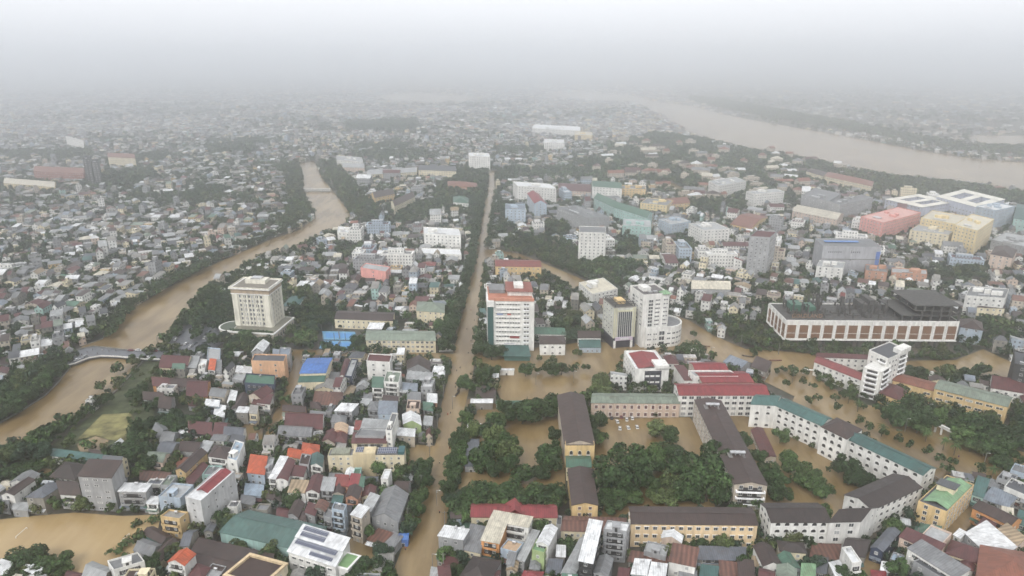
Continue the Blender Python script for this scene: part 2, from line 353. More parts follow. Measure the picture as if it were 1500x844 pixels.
mark([U(*q) for q in ((1102,556),(1150,558),(1232,610),(1300,648),(1384,692),(1382,714),(1350,704),(1245,640),(1200,622),(1140,596))], 1, True)
MEADOW = [(112,646),(150,608),(190,606),(206,622),(190,650),(160,645),(140,639)]
sheet('meadow', [MEADOW], .45, M['meadow']); mark([U(*q) for q in MEADOW], 1); mark([U(*q) for q in ((466,482),(532,483),(530,513),(460,512))], 1)
WATERW = [[U(*q) for q in p] for p in WATER]
# far forest belts and parks, as polygons on the photo's ground
FOREST = [
 [(925,205),(960,196),(1000,202),(1060,216),(1140,228),(1225,246),(1235,255),(1190,262),(1175,280),(1160,300),(1045,318),(1010,310),(985,285),(930,262),(880,258),(840,240),(900,225)],
 [(1230,252),(1300,262),(1400,272),(1500,288),(1600,300),(1600,318),(1490,305),(1400,292),(1330,288),(1280,285)],
 [(740,252),(830,246),(900,262),(905,270),(860,268),(800,262),(752,266)],
 [(1010,148),(1060,160),(1130,174),(1230,190),(1340,212),(1420,226),(1700,250),(1700,236),(1420,214),(1330,198),(1240,180),(1130,160),(1060,148),(1010,142)],
 [(470,238),(482,262),(504,290),(522,318),(552,338),(560,318),(530,290),(510,262),(492,240)],
 [(436,238),(440,262),(436,284),(450,302),(452,318),(436,332),(405,338),(395,330),(420,318),(428,300),(420,280),(425,250)],
 [(660,262),(690,250),(708,262),(704,300),(696,345),(686,345),(690,310),(676,302),(650,308),(630,308),(640,285)],
 [(560,326),(600,318),(640,314),(640,322),(600,332)],
 [(520,225),(620,222),(640,235),(560,238),(520,235)], [(130,262),(215,250),(240,262),(180,280),(130,275)], [(60,225),(130,220),(140,232),(70,238)],[(300,215),(370,212),(380,224),(310,228)],
 [(500,180),(610,176),(620,190),(520,192)], [(880,215),(940,205),(960,215),(900,228)], [(758,350),(790,348),(800,368),(775,370)], [(905,350),(930,345),(935,378),(905,378)],
 [(990,350),(1010,346),(1020,376),(985,376)], [(740,300),(752,300),(752,340),(730,350)], [(800,330),(830,325),(835,350),(805,352)], [(860,385),(940,392),(930,405),(880,410),(850,395)],
 [(810,465),(850,470),(848,500),(812,500)], [(750,385),(775,395),(770,412),(748,410)], [(1430,470),(1475,478),(1500,500),(1480,512),(1440,500)], [(1340,540),(1380,545),(1400,560),(1350,560)],
 [(1240,345),(1260,345),(1260,352),(1240,350)], [(1330,395),(1440,400),(1440,420),(1360,415)], [(10,650),(70,655),(72,680),(30,690),(-20,700),(-20,670)], [(190,640),(214,640),(235,660),(232,690),(195,700),(184,665)],
 [(195,570),(240,590),(270,600),(300,615),(300,630),(230,622),(195,600)], [(-20,585),(40,556),(80,530),(100,532),(80,565),(40,592),(-20,628)],
 [(330,500),(395,505),(390,520),(330,515)], [(395,475),(480,480),(470,505),(410,505)], [(470,515),(500,505),(590,515),(580,522),(480,522)],
 [(240,458),(300,430),(325,440),(322,490),(280,500),(255,498)], [(140,488),(180,478),(175,505),(140,505)], [(640,500),(650,470),(668,440),(676,440),(668,500)],
 [(520,465),(640,470),(640,480),(520,480)], [(425,435),(455,430),(460,455),(430,470)], [(500,364),(524,360),(524,382),(505,386)],
]
NOHOUSE = [
 [(-30,705),(60,694),(72,658),(110,630),(160,590),(200,540),(222,522),(236,535),(226,600),(206,650),(180,662),(120,664),(70,706)],
 [(222,522),(246,506),(262,478),(300,440),(330,470),(330,520),(300,526),(262,530),(236,536)],
 [(318,470),(334,440),(345,405),(402,402),(432,440),(470,452),(530,470),(530,520),(330,520)], [(-30,662),(0,668),(60,640),(110,620),(110,640),(70,664),(0,700),(-30,705)], [(-30,588),(60,547),(88,520),(106,540),(60,592),(0,632),(-30,642)], [(700,512),(738,512),(738,765),(640,765),(690,560)],
 [(1098,572),(1140,556),(1230,608),(1300,648),(1384,692),(1382,714),(1350,704),(1200,628),(1140,596)], [(1100,503),(1118,456),(1130,450),(1412,474),(1445,512),(1420,548),(1160,525)],
 [(1180,508),(1345,505),(1345,600),(1262,594)], [(1286,566),(1490,596),(1505,640),(1505,690),(1380,645),(1290,612)],
 [(860,575),(1130,575),(1400,700),(1345,740),(1290,800),(1110,796),(930,800),(818,756),(818,590)], [(735,498),(945,498),(945,535),(735,535)],
 [(1045,468),(1135,478),(1155,514),(1090,514)], [(738,355),(820,355),(910,400),(910,460),(860,450),(780,420),(738,384)], [(680,735),(830,735),(830,775),(680,775)]]
for p in NOHOUSE: mark([U(*q) for q in p], 4, True)
FORESTW = [[U(*q) for q in p] for p in FOREST]
for p in FORESTW: mark(p, 3, True)
# stone embankments of the canal
def wallstrip(px, z, th, name, material, hgt=.9):
    p = [U(*q) for q in px]; mb = MB()
    for a, b in zip(p, p[1:]):
        l = math.hypot(b[0]-a[0], b[1]-a[1]) or 1; nx, ny = -(b[1]-a[1])/l*th/2, (b[0]-a[0])/l*th/2
        mb.prism([(a[0]-nx, a[1]-ny), (b[0]-nx, b[1]-ny), (b[0]+nx, b[1]+ny), (a[0]+nx, a[1]+ny)], -1, z+hgt)
    c = p[len(p)//2]
    mb.v = [(v[0]-c[0], v[1]-c[1], v[2]) for v in mb.v]
    return build(mb, name, [material], None, None, (c[0], c[1], 0)), c
# ---------------------------------------------------------------- shared part meshes
def unit(name, fn, mats): mb = MB(); fn(mb); return mb.mesh(name, mats)
def _win(mb):                       # 1 x 1 window: frame proud of the wall, two dark panes, a hood
    mb.box(-.5, -.05, 0, .5, .02, 1, 1)
    for x0, x1 in ((-.55, -.46), (-.03, .03), (.46, .55)): mb.box(x0, -.09, 0, x1, 0, 1, 0)
    for z0, z1 in ((-.07, .02), (.96, 1.04)): mb.box(-.55, -.09, z0, .55, 0, z1, 0)
def _winh(mb):
    _win(mb); mb.box(-.72, -.45, 1.06, .72, 0, 1.14, 0)
def _shut(mb):
    mb.box(-.5, -.06, 0, .5, .02, 1, 1)
    for x0, x1 in ((-.62, -.5), (.5, .62)): mb.box(x0, -.10, -.05, x1, 0, 1.05, 0)
    mb.box(-.7, -.14, 1.05, .7, 0, 1.14, 0); mb.box(-.7, -.14, -.14, .7, 0, -.05, 0); mb.box(-.02, -.08, 0, .02, 0, 1, 0)
def _arch(mb):                      # arched loggia opening with a pale surround and railing
    pts = [(-.5, 0), (.5, 0), (.5, .6)]+[(.5*math.cos(a*math.pi/8), .6+.4*math.sin(a*math.pi/8)) for a in range(1, 8)]+[(-.5, .6)]
    mb.face([(x, -.04, z) for x, z in pts], 1)
    o = [(x*1.16, z*1.08-.03) for x, z in pts]
    for i in range(len(pts)):
        a, b, c, d = pts[i], pts[(i+1) % len(pts)], o[(i+1) % len(pts)], o[i]
        mb.face([(d[0], -.12, d[1]), (c[0], -.12, c[1]), (b[0], -.12, b[1]), (a[0], -.12, a[1])], 0)
        mb.face([(a[0], -.12, a[1]), (b[0], -.12, b[1]), (b[0], -.02, b[1]), (a[0], -.02, a[1])], 0)
        mb.face([(c[0], -.12, c[1]), (d[0], -.12, d[1]), (d[0], 0, d[1]), (c[0], 0, c[1])], 0)
    mb.box(-.5, -.10, 0, .5, -.05, .28, 0)
def _door(mb):
    mb.box(-.5, -.05, 0, .5, .02, 1, 1); mb.box(-.58, -.1, 0, -.5, 0, 1.05, 0); mb.box(.5, -.1, 0, .58, 0, 1.05, 0); mb.box(-.58, -.1, 1, .58, 0, 1.06, 0)
def _balc(mb):                      # unit-wide balcony: slab, parapet, dark recess and door behind
    mb.box(-.5, -1.1, -.12, .5, 0, .05, 0); mb.box(-.5, -1.1, .05, .5, -1.0, .85, 0); mb.box(-.5, -1.0, .05, -.46, 0, .85, 0); mb.box(.46, -1.0, .05, .5, 0, .85, 0)
    mb.box(-.4, -.04, .05, .4, .02, 2.15, 1)
def _tank(mb, r=.5, L=1.5):
    n = 10; zc = 1.1
    c = [(r*math.cos(i*2*math.pi/n), zc+r*math.sin(i*2*math.pi/n)) for i in range(n)]
    for i in range(n):
        a, b = c[i], c[(i+1) % n]; mb.face([(-L/2, a[0], a[1]), (-L/2, b[0], b[1]), (L/2, b[0], b[1]), (L/2, a[0], a[1])], 0)
    mb.face([(-L/2, a[0], a[1]) for a in reversed(c)], 0); mb.face([(L/2, a[0], a[1]) for a in c], 0)
    for x in (-.5, .5):
        mb.box(x-.05, -.4, 0, x+.05, -.3, .8, 1); mb.box(x-.05, .3, 0, x+.05, .4, .8, 1); mb.box(x-.05, -.4, .6, x+.05, .4, .68, 1)
def _hut(mb):
    mb.box(-.5, -.5, 0, .5, .5, 1, 0); mb.prism([(-.58, -.58), (.58, -.58), (.58, .58), (-.58, .58)], 1.002, 1.06, 1, bot=True); mb.box(-.15, -.52, 0, .2, -.5, .8, 2)
PM = {'win': unit('window', _win, [M['white'], M['glass']]), 'winh': unit('window_hooded', _winh, [M['white'], M['glass']]),
 'shut': unit('window_shuttered', _shut, [M['white'], M['mar']]), 'arch': unit('window_arched', _arch, [M['white'], M['dark']]),
 'door': unit('door', _door, [M['white'], M['dark']]), 'balc': unit('balcony', _balc, [M['wall'], M['dark']]),
 'tank': unit('water_tank', _tank, [M['steel'], M['metal']]), 'hut': unit('stair_hut', _hut, [M['wall'], M['slab'], M['dark']])}
PM['wincurt'] = unit('window_curtained', _win, [M['white'], M['curt']])
PM['gate'] = unit('garage_door', _door, [M['white'], M['metal']])
def put(kind, name, parent, x, y, z, ang, sx=1, sy=1, sz=1, color=None):
    o = bpy.data.objects.new(name, PM[kind]); COL.objects.link(o); o.parent = parent
    o.location = (x, y, z); o.rotation_euler = (0, 0, ang); o.scale = (sx, sy, sz)
    if color: o.color = (*color, 1)
    return o

def lerp(a, b, t): return (a[0]+(b[0]-a[0])*t, a[1]+(b[1]-a[1])*t)
def roof_mesh(c, h, rt, rise, ov, th=.18):
    mb = MB(); e = offset4(c, ov)
    if rt == 'x': e = [e[1], e[2], e[3], e[0]]
    if rt in 'xy':
        a, b = lerp(e[0], e[1], .5), lerp(e[3], e[2], .5)
        A, B_ = (a[0], a[1], h+rise), (b[0], b[1], h+rise); E = [(p[0], p[1], h-.02) for p in e]
        mb.solid([E[0], A, B_, E[3]][::-1], th); mb.solid([A, E[1], E[2], B_][::-1], th)
        for s_, t_ in ((E[0], E[3]), (E[1], E[2])): pass
        l = math.hypot(e[1][0]-e[0][0], e[1][1]-e[0][1]) or 1; ux, uy = (e[1][0]-e[0][0])/l*.22, (e[1][1]-e[0][1])/l*.22
        mb.face([(A[0]-ux, A[1]-uy, A[2]-.03), (A[0]+ux, A[1]+uy, A[2]-.03), (B_[0]+ux, B_[1]+uy, B_[2]-.03), (B_[0]-ux, B_[1]-uy, B_[2]-.03)], 0)
        mb.v[-4:] = [(v[0], v[1], v[2]+.12) for v in mb.v[-4:]]
    elif rt == 'h':
        l0 = math.hypot(e[1][0]-e[0][0], e[1][1]-e[0][1]); l1 = math.hypot(e[2][0]-e[1][0], e[2][1]-e[1][1])
        if l0 > l1: e = [e[1], e[2], e[3], e[0]]; l0, l1 = l1, l0
        t = min(.5, l0/2/l1); a, b = lerp(e[0], e[1], .5), lerp(e[3], e[2], .5); a2, b2 = lerp(a, b, t), lerp(a, b, 1-t)
        A, B_ = (a2[0], a2[1], h+rise), (b2[0], b2[1], h+rise); E = [(p[0], p[1], h-.02) for p in e]
        if t > .49: A = B_ = ((A[0]+B_[0])/2, (A[1]+B_[1])/2, h+rise)
        mb.face([E[0], E[1], A])
        if t > .49: mb.face([E[1], E[2], A]); mb.face([E[2], E[3], A]); mb.face([E[3], E[0], A])
        else: mb.face([E[1], E[2], B_, A]); mb.face([E[2], E[3], B_]); mb.face([E[3], E[0], A, B_])
        mb.face([(p[0], p[1], p[2]-th) for p in reversed(E)])
        for i in range(4):
            p, q = E[i], E[(i+1) % 4]; mb.face([(p[0], p[1], p[2]-th), (q[0], q[1], q[2]-th), q, p])
    elif rt == 's':
        mb.solid([(e[0][0], e[0][1], h), (e[1][0], e[1][1], h), (e[2][0], e[2][1], h+rise), (e[3][0], e[3][1], h+rise)], th)
    elif rt == 'a':
        n = 7; L = [lerp(e[0], e[1], i/n) for i in range(n+1)]; R = [lerp(e[3], e[2], i/n) for i in range(n+1)]
        zz_ = [h+rise*math.sin(math.pi*i/n) for i in range(n+1)]
        for i in range(n): mb.solid([(*L[i], zz_[i]), (*L[i+1], zz_[i+1]), (*R[i+1], zz_[i+1]), (*R[i], zz_[i])], th)
    elif rt == 'o':
        mb.prism(e, h, h+.25, bot=True)
    elif rt == 'f':
        i_ = offset4(c, -.25); mb.prism(offset4(c, -.24), h-.1, h+.02)
    return mb
def wall_mesh(c, h, rt, rise, base=-1.0, para=.8):
    mb = MB()
    if rt == 'x': c = [c[1], c[2], c[3], c[0]]
    for i in range(4):
        a, b = c[i], c[(i+1) % 4]
        pts = [(a[0], a[1], base), (b[0], b[1], base), (b[0], b[1], h), (a[0], a[1], h)]
        if rt in 'xy' and i in (0, 2): m_ = lerp(a, b, .5); pts = pts[:3]+[(m_[0], m_[1], h+rise-.12)]+pts[3:]
        if rt == 's':
            zs = [h, h, h+rise, h+rise]; pts = [(a[0], a[1], base), (b[0], b[1], base), (b[0], b[1], zs[(i+1) % 4]-.15), (a[0], a[1], zs[i]-.15)]
        if rt == 'a' and i in (0, 2): pts = pts[:3]+[(*lerp(a, b, 1-k/7), h+rise*math.sin(math.pi*k/7)-.1) for k in range(1, 7)]+pts[3:]
        if rt == 'f': pts[2] = (b[0], b[1], h+para); pts[3] = (a[0], a[1], h+para)
        mb.face(pts)
    if rt == 'f':
        o, i_ = c, offset4(c, -.22)
        for k in range(4):
            a, b, d, e = o[k], o[(k+1) % 4], i_[(k+1) % 4], i_[k]
            mb.face([(*a, h+para), (*b, h+para), (*d, h+para), (*e, h+para)]); mb.face([(*e, h+para), (*d, h+para), (*d, h), (*e, h)])
    else:
        mb.face([(p[0], p[1], h-.25) for p in c])
    return mb
def sides(c):                     # outward facing sides: (index, a, b, length, angle, faces the camera)
    r = []
    for i in range(4):
        a, b = c[i], c[(i+1) % 4]; dx, dy = b[0]-a[0], b[1]-a[1]; l = math.hypot(dx, dy) or .01
        mx, my = (a[0]+b[0])/2, (a[1]+b[1])/2; nx, ny = dy/l, -dx/l
        vis = (nx*(0-mx)+ny*(0-my))/math.hypot(mx, my)
        r.append((i, a, b, l, math.atan2(dy, dx), vis))
    return r
LAND = []                        # landmark phrases with positions, used to tell things apart
WINMAX = 100
def windows(root, ctr, side, floors, h, style='win', sp=3.0, ww=1.2, wh=1.4, z0=1.0, count=[0], margin=1.0, skip=0, fl0=0, merge=False, name='window', near=None):
    i, a, b, l, ang, vis = side; nn = max(1, int((l-2*margin)/sp)+0); fh = h/floors
    if l < margin*2+ww: return 0
    step = (l-2*margin)/nn; k = 0; ux, uy = math.cos(ang), math.sin(ang)
    for f in range(fl0, floors):
        for j in range(nn):
            if skip and random.random() < skip: continue
            d = margin+step*(j+.5); x, y = a[0]+ux*d-ctr[0], a[1]+uy*d-ctr[1]
            near.append((f, style, x, y, f*fh+z0, ang, ww, wh))
    return k
PAT = {}
def emit_windows(root, lst, name='window'):
    """up to 100 windows are parts of their own; on very far blocks each storey's row is one part"""
    if not lst: return
    first = lst[:WINMAX] if len(lst) > WINMAX else lst; rest = lst[WINMAX:]
    for f, st, x, y, z, ang, ww, wh in first: put('wincurt' if st == 'win' and (x*7.3+y*3.1+z*5.7) % 1 < .24 else st, name, root, x, y, z, ang, ww, 1, wh)
    if rest: merged_windows(root, rest, name, True)
TPL = {}
def tpl(st):
    if st not in TPL:
        me = PM[st]; TPL[st] = ([tuple(v.co) for v in me.vertices], [tuple(p.vertices) for p in me.polygons], [p.material_index for p in me.polygons])
    return TPL[st]
def merged_windows(root, lst, name, stuff):
    mb = MB()
    for f, st, x, y, z, ang, ww, wh in lst:
        v, fs, ms = tpl(st); ca, sa = math.cos(ang), math.sin(ang); o = len(mb.v)
        mb.v += [(x+ca*p[0]*ww-sa*p[1], y+sa*p[0]*ww+ca*p[1], z+p[2]*wh) for p in v]
        mb.f += [tuple(i+o for i in q) for q in fs]; mb.m += ms
    o = build(mb, name, list(PM[lst[0][1]].materials), root)
    if stuff: o['kind'] = 'stuff'
    return o
def row_windows(root, lst):
    for f in sorted(set(w_[0] for w_ in lst)): merged_windows(root, [w_ for w_ in lst if w_[0] == f], 'window_row', False)

def kid(R, nm): return [o_ for o_ in R.children if o_.name.split('.')[0] == nm][0]
def quad(A, B, C, h):
    a, b, c = U(*A, h), U(*B, h), U(*C, h); d = (a[0]+c[0]-b[0], a[1]+c[1]-b[1]); return [a, b, c, d]
def ctr(c): return (sum(p[0] for p in c)/len(c), sum(p[1] for p in c)/len(c))
def local(mb, c): mb.v = [(v[0]-c[0], v[1]-c[1], v[2]) for v in mb.v]; return mb
def solar(root, c, h, u0, u1, v0, v1, rise0=0, rise1=0, name='solar_panel'):
    P_ = lambda u, v: lerp(lerp(c[0], c[1], u), lerp(c[3], c[2], u), v)
    q = [P_(u0, v0), P_(u1, v0), P_(u1, v1), P_(u0, v1)]; zs = [h+rise0+(rise1-rise0)*t for t in (v0, v0, v1, v1)]
    mb = MB(); mb.solid([(p[0]-root.location[0], p[1]-root.location[1], z+.3) for p, z in zip(q, zs)], .08); return build(mb, name, [M['solar']], root)

def house(A, B, C, h, rt='f', wc='W', rc='gr', fl=None, name='house', cat='house', desc=None, rise=None, ov=.35, styles='win', wsp=3.0, world=None, group=None, clutter=True, side_w=.5, roofm='roof', rnd=random, para=.8, mk=2, full=False, balc=None, wsides=None, ww=1.2, wh=1.35):
    c = world if world else quad(A, B, C, h)
    flip = sum(c[i][0]*c[(i+1) % 4][1]-c[(i+1) % 4][0]*c[i][1] for i in range(4)) < 0
    if flip: c = [c[1], c[0], c[3], c[2]]
    fl = fl or max(1, round(h/3.3)); o = ctr(c)
    mark(offset4(c, .6), mk)
    l01 = math.hypot(c[1][0]-c[0][0], c[1][1]-c[0][1]); l12 = math.hypot(c[2][0]-c[1][0], c[2][1]-c[1][1])
    span = l01 if rt in 'ya' else l12 if rt in 'xs' else min(l01, l12)
    if rise is None: rise = {'x': .26, 'y': .28, 'h': .3, 's': .10, 'a': .2}.get(rt, 0)*span; rise = min(rise, 4.5 if rt != 's' else 1.8)
    if desc is None:
        fs = ('one-storey', 'two-storey', 'three-storey', 'four-storey', 'five-storey', 'six-storey', 'seven-storey')[min(fl, 7)-1]
        desc = f"{fs} {WALLN[wc]} house, {ROOFN[rc]} {SHAPEN[rt]} roof,"
    R = thing(name, cat, desc, o[0], o[1], 0, group, full)
    wcol = K[wc]; j = rnd.uniform(.9, 1.08); wcol = tuple(min(.8, v*j) for v in wcol)
    build(local(wall_mesh(c, h, rt, rise, para=para), o), 'wall', [M['wall']], R, wcol)
    j = rnd.uniform(.9, 1.06); rcol = tuple(v*j for v in K[rc])
    RF = build(local(roof_mesh(c, h, rt, rise, ov if rt != 'f' else 0), o), 'roof', [M['stripe'] if rc in ('ts', 'ru') and rt != 'f' else M['slab'] if rt in 'f' else M[roofm]], R, rcol)
    lst = []
    for s in sides(c):
        if s[5] < .12: continue
        big = max(l01, l12) > 24
        main = s[0] in (0, 2) if not wsides else s[0] in wsides
        if wsides and s[0] not in wsides: continue
        if main or big: windows(R, o, s, fl, h, styles, wsp, ww, wh, near=lst, margin=.5 if s[3] < 9 else 1.0, skip=0 if big else .06)
        elif side_w > 0: windows(R, o, s, fl, h, styles, 4.2, .9, 1.1, near=lst, skip=1-side_w, margin=1.4)
    d = math.hypot(*o)
    emit_windows(R, lst)
    if name == 'house' and d < 520 and rnd.random() < .45:
        s = sides(c)[0]
        if s[5] > .2 and s[3] > 3.5:
            nx, ny = math.sin(s[4]), -math.cos(s[4]); dd = rnd.uniform(1.2, 2.4); zz_ = 3.0; a, b = s[1], s[2]; mb = MB()
            mb.solid([(a[0]+nx*dd-o[0], a[1]+ny*dd-o[1], zz_-.3), (b[0]+nx*dd-o[0], b[1]+ny*dd-o[1], zz_-.3), (b[0]-o[0], b[1]-o[1], zz_+.15), (a[0]-o[0], a[1]-o[1], zz_+.15)], .1)
            build(mb, 'awning', [M['roof']], R, K[rnd.choice(('wh', 'gr', 'mr', 'gn', 'lg', 'gb', 'tl', 'ru'))])
    if balc is None: balc = (name == 'house' and fl >= 2 and d < 480 and rnd.random() < .55)
    if balc:
        s = sides(c)[0]
        if s[5] > .2 and s[3] > 3.5:
            for f in range(1, fl):
                put('balc', 'balcony', R, (s[1][0]+s[2][0])/2-o[0], (s[1][1]+s[2][1])/2-o[1], f*h/fl+.1, s[4], s[3]*.86, 1, 1, wcol)
    if clutter and rt in 'fo' and d < 560:
        P_ = lambda u, v: lerp(lerp(c[0], c[1], u), lerp(c[3], c[2], u), v)
        zt = h+(.02 if rt == 'f' else .25)
        if rnd.random() < .75 and min(l01, l12) > 3.6:
            q = P_(.5, rnd.uniform(.55, .8)); put('tank', 'water_tank', RF, q[0]-o[0], q[1]-o[1], zt, sides(c)[0][4]+rnd.choice((0, 1.57)), 1, 1, 1)
        if rnd.random() < .6 and max(l01, l12) > 8 and rt == 'f':
            q = P_(.5, .25); put('hut', 'stair_hut', RF, q[0]-o[0], q[1]-o[1], zt, sides(c)[0][4], min(l01, 6)*.5, 3.2, 2.4, wcol)
    return R, c, o
# ---------------------------------------------------------------- landmark buildings
def big(name, cat, desc, land, A, B, C, h, rt, wc, rc, fl, **k):
    k.setdefault('clutter', False); k.setdefault('mk', 2)
    R, c, o = house(A, B, C, h, rt, wc, rc, fl, name=name, cat=cat, desc=desc, full=True, **k)
    if land: LAND.append((land, o[0], o[1], R))
    return R, c, o
def frontfirst(c):
    c = ccw(c); s = sides(c); k = max(range(4), key=lambda i: s[i][5]*s[i][3]); return c[k:]+c[:k]
def P2(c, u, v): return lerp(lerp(c[0], c[1], u), lerp(c[3], c[2], u), v)
def sub(c, u0, u1, v0, v1): return [P2(c, u0, v0), P2(c, u1, v0), P2(c, u1, v1), P2(c, u0, v1)]
def part_prism(root, q, z0, z1, name, m_, color=None, o=None, mt=None):
    o = o or (root.location[0], root.location[1]); mb = MB()
    area = sum(q[i][0]*q[(i+1) % len(q)][1]-q[(i+1) % len(q)][0]*q[i][1] for i in range(len(q)))
    mb.prism(q if area > 0 else q[::-1], z0, z1, bot=True); return build(local(mb, o), name, [m_], root, color)
def bands(root, c, o, side, z0, z1, n, name, m_, t=.12, u0=0, u1=1, color=None):
    """n horizontal ribbons on one side, each its own part"""
    i, a, b, l, ang, vis = sides(c)[side]; a, b = lerp(a, b, u0), lerp(a, b, u1); nx, ny = math.sin(ang), -math.cos(ang)
    for k in range(n):
        zz_ = z0+(z1-z0)*k/max(1, n)
        q = [(a[0]+nx*t, a[1]+ny*t), (b[0]+nx*t, b[1]+ny*t), (b[0], b[1]), (a[0], a[1])]
        part_prism(root, q, zz_, zz_+(z1-z0)/n*.38, name, m_, color, o)
def fins(root, c, o, side, z0, z1, n, name, m_, t=.5, wd=.6, color=None, u0=0, u1=1):
    i, a, b, l, ang, vis = sides(c)[side]; nx, ny = math.sin(ang), -math.cos(ang); ux, uy = math.cos(ang), math.sin(ang)
    for k in range(n+1):
        p = lerp(a, b, u0+(u1-u0)*k/n)
        q = [(p[0]-ux*wd/2+nx*t, p[1]-uy*wd/2+ny*t), (p[0]+ux*wd/2+nx*t, p[1]+uy*wd/2+ny*t), (p[0]+ux*wd/2, p[1]+uy*wd/2), (p[0]-ux*wd/2, p[1]-uy*wd/2)]
        part_prism(root, q, z0, z1, name, m_, color, o)
def sign(root, c, side, u0, u1, z0, z1, bgc, text, tc, o=None, t=.35):
    i, a, b, l, ang, vis = sides(c)[side]; o = o or (root.location[0], root.location[1]); nx, ny = math.sin(ang), -math.cos(ang)
    p, q = lerp(a, b, u0), lerp(a, b, u1)
    s = part_prism(root, [(p[0]+nx*t, p[1]+ny*t), (q[0]+nx*t, q[1]+ny*t), q, p], z0, z1, 'sign_board', M['oc'], bgc, o)
    if text: letters(root, text, ((p[0]+q[0])/2+nx*(t+.06)-o[0], (p[1]+q[1])/2+ny*(t+.06)-o[1], (z0+z1)/2), ang, (z1-z0)*.8, math.hypot(q[0]-p[0], q[1]-p[1])*.9, tc)
    return s
def letters(root, text, loc, ang, hgt, maxw, col, name='lettering'):
    cu = bpy.data.curves.new(name, 'FONT'); cu.body = text; cu.size = hgt*1.35; cu.extrude = .06; cu.align_x = 'CENTER'; cu.align_y = 'CENTER'; cu.resolution_u = 2
    cu.materials.append(M['oc']); t_ = bpy.data.objects.new(name, cu); me = bpy.data.meshes.new_from_object(t_); bpy.data.objects.remove(t_)
    o = bpy.data.objects.new(name, me); COL.objects.link(o); o.parent = root; o.location = loc
    o.rotation_euler = (math.pi/2, 0, ang); o.color = (*col, 1)
    wd = hgt*1.35*.68*len(text)
    if wd > maxw: o.scale = (maxw/wd, 1, 1)
    return o

# cream hotel tower on its podium
c = ccw(quad((334,421), (394,424), (414,409), 39.4)); o = ctr(c)
R = thing('hotel_tower', 'hotel', 'cream ten storey hotel tower on a rounded podium beside the canal', *o, 0, None, True); LAND.append(('the cream hotel tower', *o, R)); mark(grow(c, 9), 2)
tw = offset4(c, -1.6)
part_prism(R, tw, 6, 34.5, 'tower_shaft', M['wall'], (.70, .67, .57)); part_prism(R, offset4(c, -1.0), 34.5, 38.2, 'top_storey', M['wall'], (.40, .31, .22))
part_prism(R, offset4(c, -.9), 34.0, 34.8, 'ledge', M['white']); part_prism(R, offset4(c, .2), 38.2, 39.0, 'cornice', M['white'])
mb = wall_mesh(offset4(c, -.1), 39.0, 'f', 0, 38.5, .9); build(local(mb, o), 'parapet', [M['wall']], R, (.70, .67, .57))
part_prism(R, sub(c, .25, .75, .45, .8), 39.0, 42.2, 'penthouse', M['wall'], (.70, .67, .57)); part_prism(R, sub(c, .38, .62, .5, .75), 42.2, 43.4, 'water_tank', M['steel'])
part_prism(R, offset4(c, -2.4), 39.01, 39.3, 'roof', M['slab'], (.20, .18, .15))
fr = sides(tw); L = []
for s in fr:
    if s[5] < .1: continue
    m0 = s[3]*(.17 if s[0] == 0 else .12)
    windows(R, o, s, 8, 28, 'win', 3.0 if s[0] == 0 else 3.4, 2.2, 2.1, 6.8, near=L, margin=m0)
    fins(R, tw, o, s[0], 6, 34, 8 if s[0] == 0 else 7, 'pilaster', M['wall'], .45, .55, (.70, .67, .57), .17, .83)
    for u0, u1 in ((0, .15), (.85, 1)):
        q0, q1 = lerp(s[1], s[2], u0), lerp(s[1], s[2], u1); nx, ny = math.sin(s[4]), -math.cos(s[4])
        part_prism(R, [(q0[0]+nx*.7, q0[1]+ny*.7), (q1[0]+nx*.7, q1[1]+ny*.7), q1, q0], 6, 34, 'corner_pier', M['wall'], (.70, .67, .57))
emit_windows(R, L)
pc = ccw(quad((334,486), (401,490), (430,466), 8)); po = offset4(pc, .6)
part_prism(R, pc, -1, 7.6, 'podium', M['wall'], K['LC']); part_prism(R, po, 7.6, 8.6, 'podium_cornice', M['white'])
part_prism(R, offset4(pc, -.4), 8.6, 8.75, 'terrace', M['slab'], (.2, .19, .15))
e0 = lerp(pc[0], pc[3], .25); lc = (lerp(pc[0], pc[3], .3)[0]-1, lerp(pc[0], pc[3], .3)[1]); rad = 10
rd = [(lc[0]+rad*math.cos(a*math.pi/12), lc[1]+rad*math.sin(a*math.pi/12)) for a in range(5, 20)]
part_prism(R, rd, 6.6, 8.3, 'rounded_terrace', M['wall'], (.70, .67, .57)); part_prism(R, [(lc[0]+(p[0]-lc[0])*1.05, lc[1]+(p[1]-lc[1])*1.05) for p in rd], 8.3, 8.9, 'rounded_cornice', M['white']); part_prism(R, [(lc[0]+(p[0]-lc[0])*.93, lc[1]+(p[1]-lc[1])*.93) for p in rd], 8.9, 9.0, 'roof_garden', M['oc'], (.05, .07, .04))
for a in (7, 12, 17): x, y = lc[0]+9*math.cos(a*math.pi/12), lc[1]+9*math.sin(a*math.pi/12); part_prism(R, [(x-.5, y-.5), (x+.5, y-.5), (x+.5, y+.5), (x-.5, y+.5)], -1, 6.6, 'pillar', M['white'])
L = []
for s in sides(pc):
    if s[5] > .1: windows(R, o, s, 1, 7.6, 'arch', 3.6, 1.9, 4.6, 1.4, near=L, margin=1)
for f, st, x, y, z, ang, ww, wh in L: put(st, 'podium_window', R, x, y, z, ang, ww, 1, wh)
for k in range(26):                       # planters along the terrace edge
    q = lerp(offset4(pc, -1)[0], offset4(pc, -1)[1], (k+.5)/26)
    part_prism(R, [(q[0]-.5, q[1]-.4), (q[0]+.5, q[1]-.4), (q[0]+.3, q[1]+.4), (q[0]-.3, q[1]+.4)], 8.75, 10+random.random()*.8, 'shrub', M['leaf'], (.03, .06, .025))

